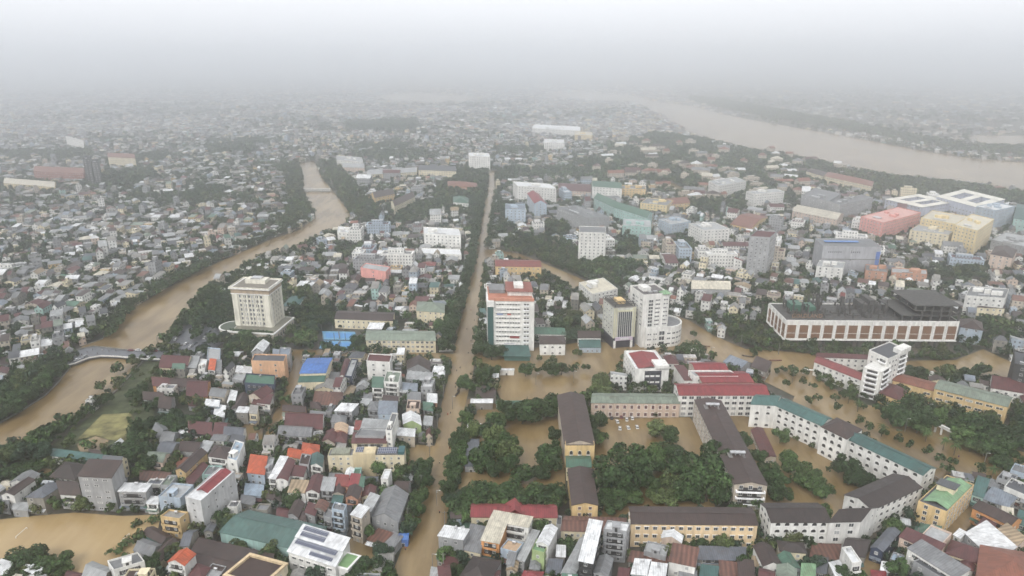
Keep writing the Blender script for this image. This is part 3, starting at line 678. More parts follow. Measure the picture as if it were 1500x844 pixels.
# white eleven storey office block by the avenue
c = ccw(quad((714,435), (783,436), (777,415), 41)); o = ctr(c)
R = thing('office_block', 'office block', 'tall white eleven storey block with terracotta roof terrace by the avenue', *o, 0, None, True); LAND.append(('the white avenue block', *o, R)); mark(grow(c, 3), 2)
part_prism(R, c, -1, 38, 'wall', M['wall'], K['W'])
part_prism(R, sub(c, .0, .12, -.03, .6), -1, 34, 'glass_front', M['oc'], (.03, .09, .085)); part_prism(R, sub(c, -.02, .14, -.05, .6), 34, 38.2, 'curved_balcony', M['white'])
part_prism(R, sub(c, .14, .99, -.015, .02), 38.2, 40.4, 'terrace_rail', M['wall'], (.55, .25, .17)); part_prism(R, sub(c, .02, .98, .02, .98), 38.01, 38.25, 'roof', M['slab'], (.42, .17, .11))
part_prism(R, sub(c, .45, .98, .35, .95), 38.2, 41.8, 'penthouse', M['wall'], K['W']); part_prism(R, sub(c, .42, 1, .3, 1), 41.8, 42.2, 'penthouse_roof', M['slab'], (.25, .09, .07))
part_prism(R, sub(c, .6, .8, .5, .8), 42.2, 44.6, 'lift_house', M['wall'], K['W']); part_prism(R, sub(c, .05, .4, .5, .95), 38.2, 40.8, 'roof_canopy', M['roof'], K['gr'])
L = []
for f in range(10):
    z = 3.6+f*3.45
    q = [(P2(c, .17, -.02)), P2(c, .72, -.02), P2(c, .72, 0), P2(c, .17, 0)]
    part_prism(R, sub(c, .17, .70, -.035, 0), z+1.6, z+2.1, 'floor_ledge', M['white'])
    for k in range(9): x, y = P2(c, .205+.058*k, 0); L.append((f, 'win', x-o[0], y-o[1], z+.35, sides(c)[0][4], 1.5, 1.25)) if random.random() < .9 and f % 2 != 2 else 0
    for k in range(2): x, y = P2(c, .80+.06*k, 0); put('balc', 'balcony', R, x-o[0], y-o[1], z-.1, sides(c)[0][4], 1.9, .6, .8)
emit_windows(R, L)
sign(R, c, 0, .48, .68, 10.0, 12.4, (.28, .03, .03), None, (1, 1, 1)); sign(R, c, 0, .35, .58, 3.0, 5.8, (.03, .04, .16), 'VNPT', (.7, .7, .75))
sign(R, c, 0, .2, .4, 31.0, 32.2, (.5, .5, .5), None, (0, 0, 0)); sign(R, c, 0, .2, .33, 27.6, 28.9, (.25, .3, .5), None, (0, 0, 0)); sign(R, c, 0, .42, .5, 27.6, 28.9, (.5, .1, .08), None, (0, 0, 0))
part_prism(R, sub(c, .33, .86, -.55, 0), -1, 4.2, 'porch', M['oc'], (.05, .12, .11)); part_prism(R, sub(c, .3, .88, -.6, 0), 4.2, 4.6, 'porch_roof', M['roof'], K['tl'])

# dark framed bank tower and the white tower with the curved annex
c = frontfirst(quad((884,434), (900,448), (932,446), 33)); o = ctr(c)
R = thing('bank_tower', 'office tower', 'slim pale yellow tower with dark glass front and steel roof frame', *o, 0, None, True); LAND.append(('the glass fronted tower', *o, R)); mark(grow(c, 3), 2)
part_prism(R, c, 8, 31, 'wall', M['wall'], (.55, .55, .49)); part_prism(R, offset4(c, .3), -1, 8, 'base', M['oc'], (.03, .03, .045))
S_ = sides(c); fi = max(range(4), key=lambda k: S_[k][5]*(1 if abs(math.cos(S_[k][4])) > .8 else .3)); si = [k for k in range(4) if S_[k][5] > .1 and k != fi]
def face_prism(c, i, u0, u1, t, z0, z1, nm, m_, col=None):
    _, a, b, l, ang, _v = sides(c)[i]; nx, ny = math.sin(ang), -math.cos(ang); p, q = lerp(a, b, u0), lerp(a, b, u1)
    return part_prism(R, [(p[0]+nx*t, p[1]+ny*t), (q[0]+nx*t, q[1]+ny*t), q, p], z0, z1, nm, m_, col)
face_prism(c, fi, .2, .84, .12, 8, 28, 'glass_front', M['glass'])
for k in range(8): face_prism(c, fi, .2+.09*k, .215+.09*k, .4, 8, 28.6, 'mullion', M['white'])
for u in (.0, .10, .86, .95): face_prism(c, fi, u, u+.05, .5, 8, 31, 'pier', M['wall'], (.6, .58, .42))
face_prism(c, fi, .17, .86, .5, 28, 29.2, 'lintel', M['wall'], (.6, .58, .42)); face_prism(c, fi, .1, .9, 1.2, 6.2, 8.6, 'sign_board', M['oc'], (.5, .42, .5))
face_prism(c, fi, .3, .7, 1.4, 6.8, 8.2, 'lightbox', M['oc'], (.6, .6, .6)); face_prism(c, fi, .02, .12, 1.3, -1, 6, 'entrance_pillar', M['white']); face_prism(c, fi, .8, .9, 1.3, -1, 6, 'entrance_pillar', M['white'])
L = []
for k in si: windows(R, o, sides(c)[k], 7, 23, 'win', 4.2, 2.0, 1.2, 9.2, near=L, margin=2)
emit_windows(R, L)
build(local(wall_mesh(c, 31, 'f', 0, 30.9, .6), o), 'parapet', [M['wall']], R, K['D']); part_prism(R, sub(c, .05, .95, .05, .95), 31, 31.2, 'roof', M['slab'], (.09, .085, .08))
for k in range(6): part_prism(R, sub(c, .04+.18*k, .055+.18*k, 0, 1), 33, 33.3, 'steel_beam', M['dark'])
for k in range(5): part_prism(R, sub(c, 0, 1, .03+.23*k, .05+.23*k), 33.31, 33.6, 'steel_beam', M['dark'])
for u in (.05, .93):
    for v in (.05, .95): part_prism(R, sub(c, u, u+.03, v-.03, v), 31.2, 33, 'steel_post', M['dark'])
part_prism(R, sub(c, .35, .7, .35, .75), 31.2, 33.8, 'lift_house', M['wall'], K['Y'])

c = frontfirst(quad((923,420), (943,434), (981,431), 40)); o = ctr(c)
R = thing('white_tower', 'office tower', 'white eleven storey tower with a rounded lower annex at the boulevard corner', *o, 0, None, True); LAND.append(('the round annex tower', *o, R)); mark(grow(c, 4), 2)
part_prism(R, c, -1, 40, 'wall', M['wall'], K['W']); build(local(wall_mesh(c, 40, 'f', 0, 39.9, 1.1), o), 'parapet', [M['wall']], R, K['W']); part_prism(R, sub(c, .03, .97, .03, .97), 40, 40.2, 'roof', M['slab'], (.12, .11, .11))
part_prism(R, sub(c, .2, .5, .4, .8), 40.2, 43, 'stair_hut', M['wall'], K['W'])
for k in range(2): part_prism(R, sub(c, .3+.2*k, .45+.2*k, .2, .28), 40.2, 41.4, 'water_tank', M['steel'])
q = sub(c, .72, 1.05, -.05, .25); mb = roof_mesh(q, 40.6, 'h', 2.2, .2); build(local(mb, o), 'corner_roof', [M['roof']], R, K['lm'])
L = []; SS = sides(c)
for s in SS:
    if s[5] < .1: continue
    if s[3] > 12:
        for f in range(10):
            for u in (.50, .56, .62, .82, .87, .92):
                x, y = lerp(s[1], s[2], u); L.append((f, 'win', x-o[0], y-o[1], 17+f*3.1 if f < 7 else 2, s[4], 1.1, 1.2)) if f < 7 else 0
        for f in range(8):
            x, y = lerp(s[1], s[2], .3); put('win', 'stair_window', R, x-o[0], y-o[1], 16.5+f*2.6, s[4], 3.4, 1, 2.0)
    else: windows(R, o, s, 11, 39, 'win', 3.4, 1.1, 1.1, 1, near=L, margin=2, skip=.3)
emit_windows(R, L)
a0, a1, a2 = U(946,483,15), U(976,481,15), U(974,462,15); ac = (U(985,471,15)); q = [a0, a1]
for a in range(-7, 9): q.append((ac[0]-1+9.5*math.cos(a*math.pi/16), ac[1]+6.0+10*math.sin(a*math.pi/16)-5))
q += [(a0[0]+2, a1[1]+26)]
q = [a0, (a1[0], a1[1])]+[(a1[0]+1+13*math.sin(t*math.pi/12), a1[1]+13-13*math.cos(t*math.pi/12)) for t in range(1, 12)]+[(a1[0], a1[1]+26), (a0[0]+3, a0[1]+26)]
part_prism(R, q, -1, 15, 'annex', M['wall'], K['W']); mark(grow(q, 2), 2)
mb = MB(); qi = grow(q, -1.0)
for k in range(len(q)):
    a, b, d, e = q[k], q[(k+1) % len(q)], qi[(k+1) % len(q)], qi[k]
    mb.face([(*a, 15), (*b, 15), (*b, 16.2), (*a, 16.2)]); mb.face([(*a, 16.2), (*b, 16.2), (*d, 16.2), (*e, 16.2)]); mb.face([(*e, 16.2), (*d, 16.2), (*d, 15), (*e, 15)])
build(local(mb, o), 'annex_parapet', [M['wall']], R, K['W']); part_prism(R, grow(q, -1.2), 15.01, 15.2, 'annex_roof', M['slab'], K['gr'])
for f in range(3):
    for i in range(12 if True else 0):
        a, b = q[1+i % 12], q[2+i % 12]
        if i >= 9: continue
        ang = math.atan2(b[1]-a[1], b[0]-a[0]); put('win', 'annex_window', R, (a[0]+b[0])/2-o[0], (a[1]+b[1])/2-o[1], 2.4+f*4, ang, 2.6, 1, 1.2)
    for u in (.14, .24, .42, .52):
        p = lerp(q[0], q[1], u); put('win', 'annex_window', R, p[0]-o[0], p[1]-o[1], 2.4+f*4, math.atan2(q[1][1]-q[0][1], q[1][0]-q[0][0]), 1.0, 1, 1.2)
    p = lerp(q[0], q[1], .8); put('win', 'annex_window', R, p[0]-o[0], p[1]-o[1], 2+f*4, math.atan2(q[1][1]-q[0][1], q[1][0]-q[0][0]), 4.2, 1, 3.0)

# long white shopping centre with brown panels and an unfinished concrete frame on top
c = frontfirst(quad((1127,444), (1152,469), (1406,471), 21)); o = ctr(c)
R = thing('shopping_centre', 'shopping centre', 'long white shopping centre with brown panels and unfinished concrete frame on top', *o, 0, None, True); LAND.append(('the shopping centre', *o, R)); mark(grow(c, 4), 2)
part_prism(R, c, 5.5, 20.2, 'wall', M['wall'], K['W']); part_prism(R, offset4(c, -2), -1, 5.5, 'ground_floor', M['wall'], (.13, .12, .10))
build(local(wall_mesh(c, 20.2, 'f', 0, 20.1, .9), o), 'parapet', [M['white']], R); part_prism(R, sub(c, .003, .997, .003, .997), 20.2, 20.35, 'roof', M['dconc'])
for i, n_ in ((0, 0), (1, 0), (2, 0), (3, 0)):
    _, a, b, l, ang, vis = sides(c)[i]
    if vis < .05: continue
    n_ = 14 if l > 80 else 5
    for k in range(n_):
        u0, u1 = (k+.16)/n_, (k+.86)/n_; face_prism(c, i, u0, u1, .10, 7.0, 17.2, 'brown_panel', M['oc'], (.19, .105, .06))
        face_prism(c, i, (k-.04)/n_+.002, (k+.08)/n_, .6, 5.6, 20.3, 'pilaster', M['white'])
        face_prism(c, i, u0, u1, .22, 10.9, 11.15, 'panel_rail', M['white'])
    face_prism(c, i, 0, 1, .7, 5.5, 6.3, 'base_band', M['white'])
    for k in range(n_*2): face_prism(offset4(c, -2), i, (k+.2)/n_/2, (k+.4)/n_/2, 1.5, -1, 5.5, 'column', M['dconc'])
fc = sub(c, .665, .995, .02, .98)
_cx = ctr(fc)
for f, zf in enumerate((24.5, 28.2)):
    if f == 1: fc = sub(c, .74, .995, .02, .98)
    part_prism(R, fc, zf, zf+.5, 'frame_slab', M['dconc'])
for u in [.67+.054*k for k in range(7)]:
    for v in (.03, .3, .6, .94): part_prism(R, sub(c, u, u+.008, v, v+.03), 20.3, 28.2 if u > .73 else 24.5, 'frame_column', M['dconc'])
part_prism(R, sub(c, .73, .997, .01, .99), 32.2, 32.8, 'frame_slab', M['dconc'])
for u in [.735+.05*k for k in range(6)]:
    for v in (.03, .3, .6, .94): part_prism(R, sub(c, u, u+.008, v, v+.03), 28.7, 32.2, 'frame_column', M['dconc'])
random.seed(5)
for k in range(120):
    u, v = random.uniform(.05, .66), random.uniform(.15, .95); hh = random.choice((1.5, 2, 3, 4, 4.5, 6, 8, 10)); part_prism(R, sub(c, u, u+.007, v, v+.03), 20.3, 20.3+hh, 'frame_column', M['dconc'])
for k in range(7):
    u = .06+.085*k; part_prism(R, sub(c, u, u+.07, random.uniform(.3, .5), .55), 20.35, 21.2, 'low_wall', M['dconc'])
for k in range(3): part_prism(R, sub(c, .5+.04*k, .535+.04*k, .5, .9), 20.3, random.choice((27, 30, 32)), 'frame_bay', M['dconc'])
part_prism(R, sub(c, .08, .15, .5, .8), 20.3, 26, 'green_netting', M['oc'], (.04, .12, .08)); part_prism(R, sub(c, .17, .22, .45, .75), 20.3, 25, 'green_netting', M['oc'], (.04, .12, .08))
s = sides(c)[0] if sides(c)[0][3] > 80 else sides(c)[1]
c_ = c if sides(c)[0][3] > 80 else c
ii = [k for k in range(4) if sides(c)[k][3] > 80 and sides(c)[k][5] > 0][0]
_, a, b, l, ang, vis = sides(c)[ii]
p = lerp(a, b, .09); letters(R, 'GOLDLAND', (p[0]-math.sin(ang)*.6-o[0]+4, p[1]+math.cos(ang)*1.5-o[1], 23.6), ang, 3.4, 22, (.24, .14, .075))
# L shaped white hotel with red wings on the boulevard
c = frontfirst(quad((1273,514), (1301,527), (1331,514), 25)); o = ctr(c)
R = thing('white_hotel', 'hotel', 'white seven storey hotel with balconies and long red roofed wings', *o, 0, None, True); LAND.append(('the red winged hotel', *o, R)); mark(grow(c, 3), 2)
part_prism(R, c, -1, 25, 'wall', M['wall'], K['W']); build(local(wall_mesh(c, 25, 'f', 0, 24.9, .8), o), 'parapet', [M['white']], R); part_prism(R, sub(c, .03, .97, .03, .97), 25, 25.2, 'roof', M['slab'], K['dg'])
part_prism(R, sub(c, .65, 1.05, .55, 1.05), 25.2, 28, 'stair_hut', M['wall'], K['W'])
L = []
for s in sides(c):
    if s[5] > .1:
        windows(R, o, s, 7, 24, 'win', 3.2, 1.5, 1.5, .9, near=L)
        for f in range(1, 8):
            q = lerp(s[1], s[2], .75); put('balc', 'balcony', R, q[0]-o[0], q[1]-o[1], f*3.4-2.2, s[4], s[3]*.35, 1, .9)
b4 = ccw(quad((1265,538), (1292,545), (1306,536), 20)); part_prism(R, b4, -1, 20, 'front_block', M['wall'], K['W']); mark(grow(b4, 2), 2)
for s in sides(b4):
    if s[5] > .1:
        for f in range(6):
            q = lerp(s[1], s[2], .5); put('balc', 'balcony', R, q[0]-o[0], q[1]-o[1], f*3.3+1, s[4], s[3]*.7, 1, .9)
emit_windows(R, L)
for k, (A, B, C) in enumerate((((1193,530), (1262,557), (1268,548)), ((1196,523), (1272,526), (1272,520)))):
    q = ccw(quad(A, B, C, 10)); mark(grow(q, 2), 2); build(local(wall_mesh(q, 10, 'x', 1.6), o), 'wing_wall', [M['wall']], R, K['W']); build(local(roof_mesh(q, 10, 'x', 1.6, .4), o), 'wing_roof', [M['roof']], R, K['mr'] if k else (.22, .05, .05))
    L = []
    for s in sides(q):
        if s[5] > .1: windows(R, o, s, 3, 10, 'win', 4, 1.4, 1.4, .8, near=L)
    for f, st, x, y, z, ang, ww, wh in L[:70]: put(st, 'window', R, x, y, z, ang, ww, 1, wh)

# ---- schools and other big blocks, nearest first (front-left eave, front-right eave, back-right eave)
SCH = 'school building'
big('school_building', SCH, 'long yellow two tone school with rusty brown roof at the bottom edge', 'the long yellow school', (925,767), (1110,769), (1100,744), 12, 'x', 'PY', 'br', 3, rise=1.3, styles='winh', wsp=3.6, ww=1.7, wh=1.6)
R, c, o = big('school_building', SCH, 'white arched school wing with blackish brown roof, left wing facing the camera', 'the black roofed school', (1217,765), (1130,765), (1114,737), 13.5, 'x', 'W', 'db', 4, rise=2.2, styles='arch', wsp=3.6, ww=2.0, wh=2.1)
big('school_building', SCH, 'white school centre pavilion where the two brown roofed wings meet', None, (1215,765), (1261,764), (1286,744), 14.2, 'x', 'W', 'db', 4, rise=3, styles='win', wsp=4.5, ww=2.2, wh=1.7)
big('school_building', SCH, 'white arched school wing with blackish brown roof slanting up to the right', None, (1278,747), (1350,714), (1309,694), 13.5, 'x', 'W', 'db', 4, rise=2.2, styles='arch', wsp=3.8, ww=1.9, wh=2.0)
big('school_building', SCH, 'white arched school block with teal roof, short left wing', None, (1100,592), (1137,594), (1144,580), 15, 'x', 'W', 'tl', 4, rise=2, styles='arch', wsp=4.2, ww=1.9, wh=2.0)
big('school_building', SCH, 'long white arched school wing with teal roof, upper half of the diagonal', 'the teal roofed school', (1136,594), (1204,624), (1219,613), 15, 'x', 'W', 'tl', 4, rise=2, styles='arch', wsp=4.2, ww=2.0, wh=2.1)
big('school_building', SCH, 'white school centre tower with dark brown hipped roof between teal wings', None, (1203,625), (1240,643), (1263,629), 16.5, 'h', 'W', 'br', 4, rise=4, styles='arch', wsp=4.0, ww=2.0, wh=2.6)
big('school_building', SCH, 'long white arched school wing with teal roof, lower half of the diagonal', None, (1241,643), (1352,696), (1371,686), 15, 'x', 'W', 'tl', 4, rise=2, styles='arch', wsp=4.2, ww=2.0, wh=2.1)
R, c, o = big('school_building', SCH, 'long narrow brown roofed block with white water tanks running through the courtyard', 'the brown courtyard block', (1076,709), (1124,711), (1056,587), 14, 'y', 'LC', 'br', 4, rise=1.6, styles='win', wsp=3.4, ww=1.7, wh=1.9)
for v in (.28, .88):
    for k in range(3): p = P2(c, .35+.15*k, v); put('tank', 'water_tank', R, p[0]-o[0], p[1]-o[1], 15.0, .1, 2.0, 1.8, 1.6)
    part_prism(R, sub(c, .2, .75, v-.03, v+.03), 14.3, 15.1, 'tank_plinth', M['conc'])
i = [s for s in sides(c) if s[3] < 25 and s[5] > .1][0]
for f in range(1, 4): put('balc', 'balcony', R, (i[1][0]+i[2][0])/2-o[0], (i[1][1]+i[2][1])/2-o[1], f*3.4, i[4], i[3]*.9, 1.2, 1)
big('covered_walk', 'shed', 'long low red roofed shed in the flooded school yard', None, (1119,672), (1137,669), (1117,627), 4, 'y', 'LC', 'mr', 1, rise=1.2, side_w=0)
R, c, o = big('school_building', SCH, 'large crimson roofed school block facing the flooded yard', 'the crimson roofed school', (995,579), (1127,579), (1115,562), 14, 'x', 'W', 'cr', 4, rise=2.5, styles='win', wsp=4.2, ww=2.8, wh=1.8)
big('school_building', SCH, 'crimson roofed middle block of the red school, behind its front range', None, (1029,560), (1104,560), (1088,544), 14.5, 'x', 'LC', 'cr', 4, rise=2, styles='win')
big('school_building', SCH, 'flat light grey roofed link block inside the red school', None, (1018,553), (1081,553), (1070,544), 15.2, 'f', 'W', 'lg', 4, styles='win')
big('school_building', SCH, 'crimson roofed rear block of the red school', None, (1019,543), (1067,543), (1056,531), 14.5, 'x', 'LC', 'cr', 4, rise=2, styles='win')
big('school_building', SCH, 'narrow maroon roofed left block of the red school', None, (1003,557), (1017,557), (1001,537), 12, 's', 'W', 'mr', 3, rise=1, styles='win')
big('school_building', SCH, 'cream two storey school with pale green roof and maroon shutters above the parked cars', 'the pale green roofed school', (866,590), (996,591), (995,577), 9.5, 'x', 'P', 'gg', 2, rise=1.4, styles='shut', wsp=3.9, ww=1.5, wh=2.1)
R, c, o = big('office_building', 'office building', 'white four storey block with crimson roof set inside its parapet', 'the crimson topped block', (914,516), (931,543), (980,542), 15, 'f', 'W', 'wh', 4, styles='win', wsp=3.4, ww=1.5, wh=1.6, para=1.2, wsides=(0, 2, 3))
q = sub(c, .08, .92, .12, .92); build(local(roof_mesh(q, 15.4, 'y' if sides(c)[0][3] < sides(c)[1][3] else 'x', 1.3, 0), o), 'inset_roof', [M['roof']], R, K['cr'])
i = max((s for s in sides(c) if s[5] > .1), key=lambda s: abs(math.cos(s[4])))[0]
face_prism(c, i, .28, .78, .1, 1, 14.6, 'dark_facade', M['oc'], (.05, .055, .07))
for f in range(3):
    for u in (.3, .45, .61): face_prism(c, i, u, u+.12, .25, 2.0+f*4.2, 3.2+f*4.2, 'balcony_rail', M['white'])
    for u in (.31, .47, .63): face_prism(c, i, u, u+.1, .2, 3.4+f*4.2, 4.8+f*4.2, 'window', M['glass'])
part_prism(R, sub(c, .66, 1, .6, 1), 15, 18, 'lift_house', M['wall'], K['W'])
R, c, o = big('assembly_hall', 'hall', 'long dark brown roofed hall left of the big courtyard', 'the brown roofed hall', (827,650), (871,650), (855,579), 13, 'y', 'LC', 'br', 3, rise=2.2, styles='shut', wsp=3.4, ww=1.3, wh=2.0)
for v in [.08*k+.05 for k in range(12)]: part_prism(R, sub(c, .02, .98, v, v+.002), 13.0, 13.1, 'roof_seam', M['metal'])
R, c, o = big('yellow_gatehouse', 'hall', 'short yellow block with tall arched doors in front of the brown roofed hall', None, (828,655), (871,655), (870,648), 12.5, 'f', 'Y', 'br', 2, styles='arch', wsp=3.4, ww=1.6, wh=3.2)
big('link_building', 'hall', 'small green roofed link between the hall and the rear range', None, (830,684), (866,684), (864,668), 8, 'x', 'C', 'gn', 2, rise=1.5)
big('school_building', SCH, 'narrow brown roofed range with yellow gable facing the bottom edge', None, (838,740), (876,740), (867,687), 10, 'y', 'Y', 'br', 3, rise=1.6, styles='shut', wsp=3.4)
R, c, o = big('school_building', SCH, 'long crimson roofed two storey school left of the bottom centre', 'the long crimson roof', (690,757), (816,758), (814,739), 8, 'x', 'C', 'cr', 2, rise=2.0, wsp=3.6)
q = sub(c, .40, .62, .1, 1.0); build(local(roof_mesh(q, 8.2, 'y', 3.0, .2), o), 'cross_gable', [M['roof']], R, K['cr'])
big('workshop', 'workshop', 'long striped brown roofed workshop beside the yellow school', None, (822,777), (915,780), (917,759), 8, 'x', 'C', 'ru', 2, rise=1.6, wsp=2.4, styles='win')
big('school_building', SCH, 'cream balconied school with grey green roof behind the tennis courts', 'the cream balconied school', (536,498), (638,499), (636,485), 10, 'x', 'C', 'gg', 3, rise=1.6, wsp=3.4, ww=1.9, wh=1.6)
big('school_building', SCH, 'yellow three storey school with grey green roof across the boulevard', 'the yellow boulevard school', (1369,569), (1476,596), (1483,582), 12, 'x', 'Y', 'gg', 3, rise=1.6, wsp=4.4, ww=3.4, wh=1.3)
big('school_building', SCH, 'lower salmon roofed wing of the yellow boulevard school', None, (1308,557), (1369,573), (1373,561), 9, 'x', 'Y', 'og2', 2, rise=1.4, wsp=4.4, ww=3.2, wh=1.3)
big('house', 'house', 'yellow pavilion with dark red roof under the big trees by the boulevard', None, (1288,575), (1316,586), (1330,572), 7, 'h', 'Y', 'mr', 1)
R, c, o = big('villa', 'villa', 'big yellow villa with bright green roof and dark gutters beside the lane', 'the green roofed villa', (1345,735), (1387,751), (1427,711), 12, 'f', 'Y', 'dg', 4, wsp=4.2, ww=1.5, wh=1.7, para=.5)
build(local(roof_mesh(sub(c, .1, .95, .08, .95), 12.2, 'y', 1.8, 0), o), 'green_roof', [M['roof']], R, K['lm']); part_prism(R, sub(c, .15, .75, .45, .62), 13, 16, 'dormer', M['wall'], K['C']); part_prism(R, sub(c, .1, .8, .43, .64), 16, 16.3, 'dormer_roof', M['roof'], K['dg'])
R, c, o = big('school_building', SCH, 'yellow walled block with red hipped roof at the canal branch', 'the red roofed block', (726,390), (793,391), (790,381), 12, 'x', 'Y', 'rd', 3, rise=2, wsp=4)
R, c, o = big('apartment_block', 'apartment block', 'grey concrete six storey block with brown roof behind the pond', 'the grey six storey block', (114,697), (163,700), (180,682), 18.5, 's', 'G', 'br', 6, rise=2.6, wsp=3.6, ww=2.2, wh=.8, side_w=0, wsides=(0,))
R, c, o = big('apartment_block', 'apartment block', 'tall bare white slab with crimson roof beside the teal hall', 'the bare white slab', (271,729), (294,735), (344,691), 17.4, 'f', 'G', 'wh', 5, side_w=.8, wsp=7, ww=1.1, wh=1.1, para=.4)
kid(R, 'wall').color = (.55, .55, .54, 1)
build(local(roof_mesh(sub(c, .08, .9, .25, .97), 17.3, 'y', 1.5, 0), o), 'crimson_roof', [M['roof']], R, K['cr'])
R, c, o = big('market_hall', 'hall', 'long teal metal roofed hall running diagonally near the bottom left', 'the long teal hall', (322,779), (440,806), (478,772), 7, 'x', 'T', 'tl', 1, rise=2.6, side_w=0, styles='win', wsp=6)
kid(R, 'roof').color = (.075, .135, .12, 1)
R, c, o = big('warehouse', 'warehouse', 'very wide blackish brown roofed warehouse at the bottom left', 'the brown warehouse', (268,838), (385,866), (401,812), 6.5, 'x', 'D', 'br', 1, rise=1.2, side_w=0)
R, c, o = big('commercial_building', 'office building', 'flat brown roofed block with thick cream parapet at the bottom edge', 'the cream rimmed flat roof', (328,845), (384,861), (421,828), 11, 'f', 'C', 'br', 3, para=.7)
for sd in range(4): pass
mb = MB(); o4, i4 = offset4(c, .3), offset4(c, -.9)
for k in range(4):
    a, b, d, e = o4[k], o4[(k+1) % 4], i4[(k+1) % 4], i4[k]; mb.face([(*a, 12), (*b, 12), (*d, 12), (*e, 12)]); mb.face([(*a, 11.2), (*b, 11.2), (*b, 12), (*a, 12)]); mb.face([(*e, 12), (*d, 12), (*d, 11), (*e, 11)])
build(local(mb, o), 'parapet', [M['wall']], R, (.62, .48, .30))
# solar roof factory
c = ccw(quad((422,807), (491,829), (512,796), 11)); o = ctr(c)
R = thing('solar_roof_building', 'office building', 'white roofed building covered with solar panels and a pale green terrace', *o, 0, None, True); LAND.append(('the solar panel building', *o, R)); mark(grow(c, 3), 2)
build(local(wall_mesh(c, 11, 's', 1.2), o), 'wall', [M['wall']], R, K['W']); fl_ = sides(c)[0]
lo, hi = sub(c, 0, 1, 0, .52), sub(c, 0, 1, .52, 1)
build(local(roof_mesh(lo, 11, 's', 1.2, .5), o), 'roof', [M['roof']], R, K['wh']); build(local(roof_mesh(hi, 12.6, 's', 1.0, .5), o), 'roof', [M['roof']], R, K['wh'])
part_prism(R, hi, 11, 12.5, 'clerestory', M['white']); flp = 1 if c[0][0] > c[1][0] else 0
ax = (lambda u0, u1: (1-u1, 1-u0)) if flp else (lambda u0, u1: (u0, u1))
u0, u1 = ax(.04, .92); solar(R, lo, 11.05, u0, u1, .52, .9, .62, 1.08); u0, u1 = ax(.42, .9); solar(R, lo, 11.05, u0, u1, .10, .42, .12, .5)
u0, u1 = ax(.06, .58); solar(R, hi, 12.65, u0, u1, .1, .5, .1, .5); solar(R, hi, 12.65, u0, u1, .54, .93, .54, .93)
q = ccw(quad((490,829), (509,834), (527,815), 9)); part_prism(R, q, -1, 9, 'annex', M['wall'], K['W']); part_prism(R, offset4(q, .5), 8.8, 9.2, 'annex_slab', M['white']); part_prism(R, offset4(q, -.4), 9.2, 9.3, 'green_terrace', M['oc'], (.16, .27, .12)); mark(grow(q, 1), 2)
L = []; windows(R, o, [s for s in sides(c) if s[5] > .2][0], 3, 10.5, 'winh', 3.2, 1.9, 1.2, .9, near=L); emit_windows(R, L)
q_ = sides(c)[0]
R, c, o = big('apartment_block', 'apartment block', 'long cream four storey block with dark solar panels along its roof', 'the long cream block', (480,669), (592,668), (594,657), 11.5, 'f', 'C', 'gr', 4, wsp=3.3, ww=1.1, wh=1.2, para=.5)
flp = 1 if c[0][0] > c[1][0] else 0; ax = (lambda u0, u1: (1-u1, 1-u0)) if flp else (lambda u0, u1: (u0, u1))
part_prism(R, sub(c, *ax(.33, .62), -.03, .9), -1, 13.2, 'stair_block', M['wall'], (.60, .50, .32)); u0, u1 = ax(.65, .9); solar(R, c, 12.3, u0, u1, .1, .8, .0, .8)
part_prism(R, sub(c, *ax(.92, 1), .05, .9), 11.5, 13.5, 'roof_shed', M['oc'], (.03, .10, .11)); u0, u1 = ax(.36, .46); solar(R, c, 13.3, u0, u1, .1, .8)
part_prism(R, sub(c, *ax(.04, .28), .1, .9), 11.5, 12.8, 'roof_shed', M['roof'], (.24, .25, .19))
R, c, o = big('sports_hall', 'hall', 'white sports hall with bright blue roof', 'the blue roofed hall', (439,547), (477,546), (487,524), 12, 'x', 'C', 'bl', 2, rise=1.2, wsides=(1, 3), wsp=9)
part_prism(R, sub(c, 0, 1, -.28, 0), -1, 9, 'front_block', M['wall'], K['C']); build(local(roof_mesh(sub(c, 0, 1, -.28, 0), 9, 's', 1.2, .2), o), 'front_roof', [M['roof']], R, (.05, .13, .10))
big('apartment_block', 'apartment block', 'peach coloured five storey block with curved dark roof edge in the side streets', 'the peach block', (368,530), (416,531), (420,521), 15, 'f', 'O', 'dg', 4, wsp=8, para=.9)
kid(THINGS[-1][0], 'wall').color = (.66, .40, .24, 1)
big('apartment_block', 'apartment block', 'narrow white four storey block with brown roof terrace near the avenue', 'the narrow white block', (537,530), (571,532), (574,521), 14, 'f', 'W', 'mr', 4, wsp=4.6, ww=1.5, wh=1.2, wsides=(0, 1, 3))
big('apartment_block', 'apartment block', 'cream villa like block with green hipped roof by the avenue', None, (610,455), (651,458), (651,445), 12, 'h', 'C', 'gg', 4, wsp=4)
big('apartment_block', 'apartment block', 'coral pink windowless block left of the avenue', 'the coral pink block', (528,393), (565,399), (572,392), 14, 'f', 'PK', 'lg', 4, wsp=20)
big('school_building', SCH, 'long brown roofed school hall beside the tennis courts', None, (490,467), (575,470), (578,458), 8, 'x', 'C', 'br', 2, rise=1.8, wsp=4)
big('market_roof', 'shed', 'teal roofed pavilion with white edge behind the hotel', None, (416,448), (434,449), (446,435), 6, 'o', 'W', 'tl', 1, ov=1.2)
big('white_villa', 'villa', 'white villa with brown hipped roof facing the flooded square', 'the white villa', (791,504), (828,504), (826,492), 9, 'h', 'W', 'br', 2, rise=3, wsp=4.4, styles='arch', ww=1.6, wh=1.7)
big('hall', 'hall', 'green roofed hall behind the white villa', None, (783,489), (829,490), (823,480), 7, 'x', 'W', 'gn', 1, rise=2.5)
big('house', 'house', 'white house with long brown roof and teal porch beside the square', None, (847,495), (880,495), (878,486), 7, 'x', 'W', 'br', 2)
